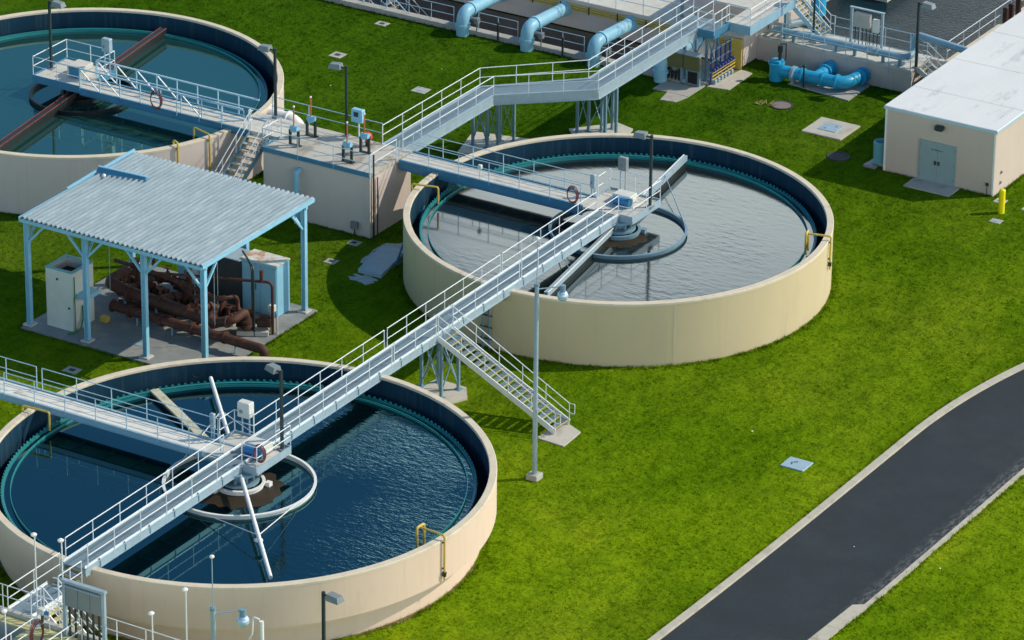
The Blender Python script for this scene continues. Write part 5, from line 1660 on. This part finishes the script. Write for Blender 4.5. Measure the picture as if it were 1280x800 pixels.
# ------------------------------------------------------------------ service building
sb = thing('service_building', 'cream single storey building with flat white roof at the right', 'building', (7.9, 58, 0))
HX0, HX1, HY0, HY1, HZ = 4.82, 11.05, 50.68, 74.0, 3.45
b = MB()
b.box(HX0, HY0, -.3, HX1, HY1, HZ)
b.build('wall', M['building_wall'], sb)
MB().bbox(HX0 - .06, HY0 - .06, HZ + .003, HX1 + .06, HY1 + .06, HZ + .15, .02).build('roof', M['membrane'], sb)
b = MB(); b.box(HX0 - .075, HY0 - .075, HZ - .02, HX1 + .075, HY0 - .062, HZ + .11); b.box(HX1 + .062, HY0 - .06, HZ - .02, HX1 + .075, HY1, HZ + .11)
b.build('roof_edge', M['alu_blue'], sb)
b = MB()
for x in (HX0 + .06, HX1 - .06):
    b.box(x - .05, HY0 - .03, 0, x + .05, HY0 - .003, HZ - .03)
b.build('corner_trim', M['white'], sb)
# roof seams
b = MB()
for (x0, y0, x1, y1) in ((4.8, 53.8, 11.0, 53.8), (4.8, 58.4, 11.0, 58.4), (4.8, 63.0, 11.0, 63.0), (7.4, 50.7, 7.4, 53.8), (8.6, 53.8, 8.6, 58.4), (6.6, 58.4, 6.6, 63)):
    b.beam((x0, y0, HZ + .155), (x1, y1, HZ + .155), .05, .006)
b.build('roof_seam', M['offwhite'], sb)
for i, x in enumerate((6.89, 7.865)):
    dr = MB().box(x, HY0 - .05, .06, x + .965, HY0 - .002, 2.16).build('door', M['door'], sb)
    hx = x + (.86 if i == 0 else .08)
    MB().bbox(hx - .04, HY0 - .10, 1.0, hx + .06, HY0 - .051, 1.22).build('handle', M['ink'], dr)
    b = MB(); hz = x + (.0 if i == 0 else .94)
    for z in (.3, 1.1, 1.9):
        b.box(hz - .02, HY0 - .065, z, hz + .03, HY0 - .051, z + .12)
    b.build('hinge', M['lamp_grey'], dr)
b = MB()
b.box(6.82, HY0 - .06, .05, 6.885, HY0 - .003, 2.22); b.box(8.835, HY0 - .06, .05, 8.90, HY0 - .003, 2.22); b.box(6.885, HY0 - .06, 2.165, 8.835, HY0 - .003, 2.22)
b.build('door_frame', M['door'], sb)
# faint row of small characters on the left leaf
b = MB()
for i, w in enumerate((.05, .06, .03, .08, .05, .06, .04, .05, .06)):
    b.box(7.5 + .075 * i, HY0 - .056, 1.78, 7.5 + .075 * i + w * .8, HY0 - .0515, 1.84)
b.build('door_sign', M['ink'], sb)
lp = MB().bbox(7.72, HY0 - .30, 2.95, 8.18, HY0 - .003, 3.22, .05).build('wall_lamp', M['dark'], sb)
MB().box(7.76, HY0 - .31, 2.93, 8.14, HY0 - .05, 2.948).build('lens', M['offwhite'], lp)
b = MB(); b.bbox(10.62, HY0 - .09, .52, 10.78, HY0 - .003, .68); b.beam((10.70, HY0 - .03, 0), (10.70, HY0 - .03, .52), .025, .025)
b.build('hose_bib', M['dark'], sb)
b = MB(); b.bbox(HX1 + .003, 51.4, 1.0, HX1 + .07, 51.55, 1.15); b.bbox(HX1 + .003, 51.35, .45, HX1 + .07, 51.5, .6)
b.build('outlet_box', M['lamp_grey'], sb)
b = MB(); b.box(6.62, 49.42, -.1, 9.2, 50.67, .06)
struct('door_step', b, M['concrete'])
t = thing('round_tub', 'round teal tub open at the top at the left wall of the building', 'tub', (4.3, 51.7, 0))
b = MB(); b.lathe([(.0, .12), (.40, .12), (.42, 1.15), (.36, 1.22), (.30, 1.15), (.28, .9), (0, .9)], 24, (4.25, 51.55), closedprof=False)
b.build('body', M['ac'], t, True)
MB().bbox(3.75, 51.05, 0, 4.75, 52.05, .12).build('plinth', M['pad'], t)
b = MB(); b.bbox(3.72, 50.55, 0, 4.42, 51.02, .14); b.box(3.95, 50.68, .142, 4.2, 50.88, .16)
single('meter_cover', b, M['lamp_grey'], 'grey meter cover box on the grass before the teal tub', 'cover')
t = thing('bollard', 'bright yellow bollard near the right corner of the building', 'bollard', (12.3, 49.05, 0))
MB().cyl(12.3, 49.05, -.1, 1.22, .16, 16).build('post', M['yellow_b'], t, True)
MB().ball(12.3, 49.05, 1.22, .16, .5).build('cap', M['yellow_b'], t, True)

# covers in the grass
def cover(label, x, y, w, d, m, inner=None, h=.03, rz=0.0):
    t = thing('ground_cover', label, 'cover', (x, y, 0), 'small covers set in the grass', local=True, rz=rz)
    MB().bbox(-w / 2, -d / 2, -.08, w / 2, d / 2, h, .01).build('slab', m, t)
    if inner:
        b = MB(); b.box(-w * .2, -d * .2, h + .002, w * .2, d * .2, h + .014); b.build('lid', inner, t)
    return t
cover('pale square cover with dark lid on the far lawn left of the catwalk', -27.36, 48.96, .75, .75, M['concrete'], M['iron'])
cover('pale square cover on the lawn above the bent catwalk', -20.85, 47.11, .85, .75, M['concrete'], M['hatch_blue'])
cover('pale small cover in the shaded grass right of the valve box', -12.8, 28.42, .6, .55, M['concrete'], M['iron'])
cover('pale small cover in shaded grass right of the pump shed', -12.53, 25.96, .6, .55, M['concrete'], M['iron'])
cover('pale small cover in dark grass between the shed and deep blue tank', -15.76, 9.22, .75, .6, M['concrete'], M['iron'])
cover('pale cover with small plate in the grass near the building corner', 11.63, 50.35, .6, .55, M['concrete'], M['iron'])
cover('pale cover with small plate in the grass near the yellow bollard', 12.55, 47.95, .6, .5, M['concrete'], M['hatch_blue'])
cover('pale cover cut by the right edge beyond the yellow bollard', 13.3, 50.2, .7, .55, M['concrete'], M['iron'])
cover('pale cover at the top edge on the far lawn', -27.9, 54.2, .7, .55, M['concrete'], M['iron'])
cover('pale cover at the left edge by the deep blue tank wall', -12.1, -0.1, .6, .6, M['concrete'], M['iron'])
t = cover('white metal hatch on the sunny lawn between tank and road', 17.06, 18.67, 1.15, 1.0, M['hatch_blue'], None, .06)
b = MB()
for i, (x, y) in enumerate(((-.28, -.05), (-.18, .03), (-.1, .1), (-.22, -.18))):
    b.box(x, y, .062, x + .06, y + .12, .067)
b.build('marking', M['ink'], t)
t = thing('access_hatch', 'cream slab with blue square hatch on the lawn before the building', 'hatch', (0, 54.1, 0))
b = MB(); b.bbox(-1.15, 53.0, -.1, 1.15, 55.25, .08, .02); b.build('slab', M['pad'], t)
b = MB(); b.bbox(-.55, 53.65, .083, .5, 54.65, .11, .01); b.build('lid', M['hatch_blue'], t)
b = MB(); b.box(-.3, 53.85, .112, -.2, 54.0, .12); b.box(.15, 54.3, .112, .25, 54.45, .12); b.build('handle', M['lamp_grey'], t)
for x, y, r, lab in ((-3.73, 55.63, .52, 'round rusty manhole in sunny grass before the azure pipes'), (2.06, 51.06, .5, 'round dark manhole in the shaded grass left of the building')):
    t = thing('manhole', lab, 'manhole', (x, y, 0), 'round manholes in the lawn')
    MB().lathe([(r, -.05), (r + .10, -.05), (r + .10, .05), (r, .05)], 32, (x, y)).build('frame', M['iron'], t, True)
    MB().lathe([(0.001, -.02), (r - .01, -.02), (r - .01, .035), (0.001, .035)], 32, (x, y)).build('lid', M['iron'] if x > 0 else M['brown'], t, True)
# patches beside the tanks
b = MB(); b._add([(-10.0 + r * math.cos(a), 25.1 + .7 * r * math.sin(a), .012) for a, r in ((i * 2 * PI / 22, random.uniform(.45, .95)) for i in range(22))], [tuple(range(22))])
struct('concrete_spill', b, M['splash'])
b = MB(); b._add([(-10.4 + r * math.cos(a) * 1.0, 28.2 + 1.9 * r * math.sin(a), .008) for a, r in ((i * 2 * PI / 26, random.uniform(.8, 1.25)) for i in range(26))], [tuple(range(26))])
struct('bare_soil', b, M['splash'])
b = MB(); b.bbox(-10.95, 25.5, 0.02, -9.6, 28.6, .25, .02); b.v = [Vector((v.x + (v.y - 27) * -.18, v.y, v.z)) for v in b.v]
single('concrete_slab', b, M['hatch_blue'], 'flat grey slab lying against the shaded left side of the silvery tank', 'slab')
b = MB(); b.beam((-9.5, 27.0, .1), (-9.9, 29.6, 2.2), .06, .12); b.beam((-9.25, 27.4, .1), (-9.65, 29.9, 2.2), .06, .12)
for i in range(7):
    t_ = i / 7 + .06
    b.beam((-9.5 - .4 * t_, 27.0 + 2.6 * t_, .1 + 2.1 * t_), (-9.25 - .4 * t_, 27.4 + 2.5 * t_, .1 + 2.1 * t_), .04, .04)
single('leaning_ladder', b, M['girder'], 'blue ladder leaning on the shaded left side of the silvery tank', 'ladder')
for x, y in ((13.8, 20.5), (22.9, 13.0), (-25.2, 45.0), (-19.6, 43.5), (-21.5, 50.2), (26.9, 13.2), (-7.6, 57.2)):
    b = MB(); b.ball(x, y, .05, random.uniform(.03, .05), .5, 7, 5)
    single('stone', b, M['white'], 'small white stone lying in the lawn', 'stone', 'small white stones in the lawn')
b = MB()
for i in range(16):
    a = random.uniform(0, PI); r_ = random.uniform(.05, .45); q = Vector((-4.6 + random.uniform(-.35, .35), 55.2 + random.uniform(-.25, .25), .03 + random.uniform(0, .05)))
    b.beam(q, q + Vector((math.cos(a), math.sin(a), .15)) * r_, .035, .02)
single('dry_clump', b, M['dry'], 'tan dry clump in the grass beside the rusty manhole', 'clump')

# ------------------------------------------------------------------ lower left structure
ZF = 2.75
fs_ = thing('channel_structure', 'yellowish concrete channel deck with railings at the lower left corner', 'channel', (0, -18, 0))
MB().box(-14, -15.85, -.3, 9, -15.05, ZF - .05).build('wall', M['concrete'], fs_)
MB().box(-14, -15.85, ZF - .047, 9, -15.27, ZF).build('deck', M['lichen'], fs_)
MB().box(-14, -15.27, ZF - .047, 9, -15.06, ZF + .17).build('kerb', M['concrete'], fs_)
MB().box(.62, -24, -.3, 9, -15.853, ZF - .004).build('side_deck', M['lichen'], fs_)
MB().box(-14, -24, -.3, .617, -15.853, 1.6).build('pit', M['launder'], fs_)
MB().box(-26, -48, -.3, 9, -24.003, ZF - .01).build('unseen_bounce_deck', M['lichen'], fs_)  # out of view, added to bounce warm light onto the near tank wall
railing(fs_, [(-13.8, -15.14, ZF + .17), (8.8, -15.14, ZF + .17)], spacing=1.45, m=M['alu'])
railing(fs_, [(1.5, -15.5, ZF), (1.5, -20.5, ZF)], spacing=1.35, m=M['alu'])
railing(fs_, [(3.1, -15.5, ZF), (3.1, -19.5, ZF)], spacing=1.35, m=M['alu'])
b = MB(); b.quad((-14, -24, 1.9), (.618, -24, 1.9), (.618, -15.851, 1.9), (-14, -15.851, 1.9))
struct('water', b, M['water_dark'])
t = thing('metal_screen', 'grey metal screen of three panels on slatted legs by the lower left landing', 'screen', (3.1, -15.2, ZF))
for x in (2.2, 4.12):
    MB().beam((x, -15.36, ZF), (x, -15.36, 5.27), .14, .14).build('post', M['galv'], t)
for i in range(3):
    MB().bbox(2.29 + .60 * i, -15.42, 4.10, 2.87 + .60 * i, -15.30, 5.14, .01).build('panel', M['lamp_grey'], t)
b = MB(); b.box(2.09, -15.46, 5.15, 4.23, -15.26, 5.26)
b.build('top_rail', M['galv'], t)
MB().tube([(2.3, -15.50, 5.05), (4.0, -15.50, 5.05)], .04, 6).build('hanging_bar', M['galv'], t)
for i in range(6):
    x = 2.42 + .29 * i
    MB().beam((x, -15.36, ZF), (x, -15.36, 4.11), .07, .07).build('slat', M['dark'], t)
for (x, y, z0, z1, lab) in ((.68, -15.2, ZF + .17, 6.7, 'thin white lamp pole left of the landing railing'), (2.05, -15.25, ZF + .17, 6.85, 'white lamp pole rising beside the grey metal screen'), (8.0, -15.2, ZF + .17, 6.33, 'thin white lamp pole before the deep blue tank wall'), (6.35, -15.2, ZF + .17, 4.8, 'short white lamp pole before the deep blue tank wall'), (.85, -17.5, ZF, 4.35, 'short white lamp pole at the left edge by the maroon hose')):
    t = thing('pole_light', lab, 'lamp', (x, y, z0), 'small white lights on thin poles')
    MB().tube([(x, y, z0), (x, y, z1)], .03, 8).build('pole', M['alu'], t)
    b = MB(); b.lathe([(0.001, z1 - .03), (.11, z1 - .02), (.135, z1 + .05), (.07, z1 + .10), (0.001, z1 + .11)], 10, (x - .04, y), closedprof=False); b.build('head', M['white'], t, True)
hose_coil('maroon hose coiled at the lower left corner railing', 1.6, -16.5, ZF - .1, .42, face='x')
t = thing('valve_actuator', 'small blue and white actuator standing on the lower left channel kerb', 'actuator', (1.0, -15.6, ZF))
b = MB(); b.beam((1.15, -15.5, ZF), (1.15, -15.5, ZF + .75), .08, .08); b.build('stand', M['dark'], t)
MB().bbox(1.0, -15.65, ZF + .7, 1.3, -15.35, ZF + .95).build('case', M['offwhite'], t)
MB().tube([(1.3, -15.5, ZF + .8), (1.45, -15.5, ZF + .8)], .09, 8).build('motor', M['motor'], t, True)
b = MB(); b.tube(bend([(7.55, -10.6, 1.6), (7.85, -10.5, 2.2), (7.85, -10.45, 2.95), (8.15, -10.4, 2.9)], .12), .045, 8); b.cyl(8.25, -10.4, 0, 2.85, .09, 10)
single('standpipe', b, M['white'], 'white bent standpipe before the deep blue tank wall at the bottom edge', 'pipe', smooth=True)

# rim fittings: small dark marks on the inner wall and cleats
b = MB(); b.tube(arc((-7.4, 7.4, 2.75), .22, 0, PI, 8, (.7, .7, 0), (0, 0, -1)), .02, 5)
single('lifting_eye', b, M['dark'], 'small dark lifting eye on the far inner wall of the deep blue tank', 'fitting')

# ------------------------------------------------------------------ grass tufts over the lawn
import numpy as np
rng = np.random.default_rng(11)
def tufts(x0, x1, y0, y1, per_m2):
    n = int((x1 - x0) * (y1 - y0) * per_m2)
    x = rng.uniform(x0, x1, n); y = rng.uniform(y0, y1, n)
    k = np.ones(n, bool)
    def outbox(a, b_, c_, d_):
        return ~((x > a) & (x < b_) & (y > c_) & (y < d_))
    k &= np.hypot(x, y) > 10.5
    k &= np.hypot(x, y - 32.05) > 10.4
    k &= np.hypot(x + 32, y - 32.2) > 10.42
    for bx in ((-18.8, -12.4, 29.25, 33.1), (-20.5, -9.85, 11.6, 20.75), (4.7, 11.2, 50.6, 80), (6.6, 9.25, 49.4, 50.7), (-26, 9, -30, -15.0), (-8.1, 1.4, 60.7, 80),
               (-5.0, -1.0, 58.0, 60.8), (-10.7, -8.0, 52.8, 60), (-8.4, -7.05, 55.7, 59), (-60, -8.0, 55.4, 80), (-1.2, 1.2, 52.95, 55.3), (6.0, 7.45, 14.6, 16.8), (-1.7, 1.5, 15.2, 17.6),
               (16.4, 17.7, 18.1, 19.2), (-15.3, -12.2, 41, 44.2), (-11.2, -8.3, 45.8, 48.6), (-11.2, -9.0, 24.3, 30), (-4.4, -3.1, 55.0, 56.3), (1.4, 2.7, 50.4, 51.7), (3.6, 4.8, 50.5, 52.1), (1.2, 3.4, 61, 64)):
        k &= outbox(*bx)
    re = np.array([road_edge(v) for v in y]); rwid = np.array([rw(v) for v in y])
    k &= ~((x > re - 0.34) & (x < re + rwid + 0.24))
    # patchy growth
    p = np.sin(x * 1.7 + 2 * np.sin(y * .9)) * np.sin(y * 1.3 + 1.5 * np.sin(x * .7)) + rng.normal(0, .5, n)
    k &= p > -1.0
    return x[k], y[k]
gx, gy = tufts(-42, 34, -14, 60, 26)
# longer fringes left by the mower against walls and kerbs
def fringe(pts, spread):
    p = np.array(pts)
    return p[:, 0] + rng.normal(0, spread, len(p)), p[:, 1] + rng.normal(0, spread, len(p))
fr = []
for cx_, cy_, r_ in ((0, 0, 10.52), (0, 32.05, 10.44), (-32, 32.2, 10.46)):
    for a in rng.uniform(0, 2 * np.pi, 1500):
        k_ = r_ + abs(rng.normal(0, .10))
        q_ = (cx_ + k_ * math.cos(a), cy_ + k_ * math.sin(a))
        if not (-19 < q_[0] < -12.3 and 29 < q_[1] < 33.2):
            fr.append(q_)
for v_ in rng.uniform(-14, 50, 900):
    fr.append((road_edge(v_) - .36 - abs(rng.normal(0, .05)), v_))
    fr.append((road_edge(v_) + rw(v_) + .27 + abs(rng.normal(0, .05)), v_))
for x0_, y0_, x1_, y1_, n_ in ((4.75, 50.5, 4.75, 62, 200), (11.2, 50.5, 11.2, 62, 200), (4.8, 50.6, 6.6, 50.6, 40), (9.25, 50.6, 11, 50.6, 40), (-20.6, 11.5, -9.8, 11.5, 200), (-20.6, 11.5, -20.6, 20.8, 160), (-9.78, 11.5, -9.78, 20.8, 160), (-18.7, 29.2, -12.4, 29.2, 110), (-8, 60.6, 1.2, 60.6, 120), (-40, 55.35, -9, 55.35, 400)):
    for t_ in rng.uniform(0, 1, n_):
        fr.append((x0_ + (x1_ - x0_) * t_, y0_ + (y1_ - y0_) * t_))
fx, fy = fringe(fr, .03)
n_lawn = len(gx)
gx = np.concatenate([gx, fx]); gy = np.concatenate([gy, fy])
nt_, nb = len(gx), 5
N = nt_ * nb
bx = np.repeat(gx, nb) + rng.normal(0, .055, N)
by = np.repeat(gy, nb) + rng.normal(0, .055, N)
hh = rng.uniform(.02, .060, N) * np.repeat(rng.uniform(.6, 1.5, nt_), nb) * np.repeat(np.where(np.arange(nt_) < n_lawn, 1.0, 2.2), nb)
az = rng.uniform(0, 2 * np.pi, N); le = rng.uniform(.2, 1.3, N) * hh
wd = rng.uniform(.010, .024, N)
v = np.zeros((N, 3, 3))
v[:, 0, 0] = bx - np.sin(az) * wd; v[:, 0, 1] = by + np.cos(az) * wd
v[:, 1, 0] = bx + np.sin(az) * wd; v[:, 1, 1] = by - np.cos(az) * wd
v[:, 2, 0] = bx + np.cos(az) * le; v[:, 2, 1] = by + np.sin(az) * le; v[:, 2, 2] = hh
me = bpy.data.meshes.new('grass')
me.vertices.add(N * 3); me.loops.add(N * 3); me.polygons.add(N)
me.vertices.foreach_set('co', v.reshape(-1))
me.loops.foreach_set('vertex_index', np.arange(N * 3, dtype=np.int32))
me.polygons.foreach_set('loop_start', np.arange(0, N * 3, 3, dtype=np.int32))
me.polygons.foreach_set('loop_total', np.full(N, 3, dtype=np.int32))
me.update(); me.validate()
me.materials.append(M['lawn'])
go = bpy.data.objects.new('grass', me)
COL.objects.link(go)
go['kind'] = 'stuff'
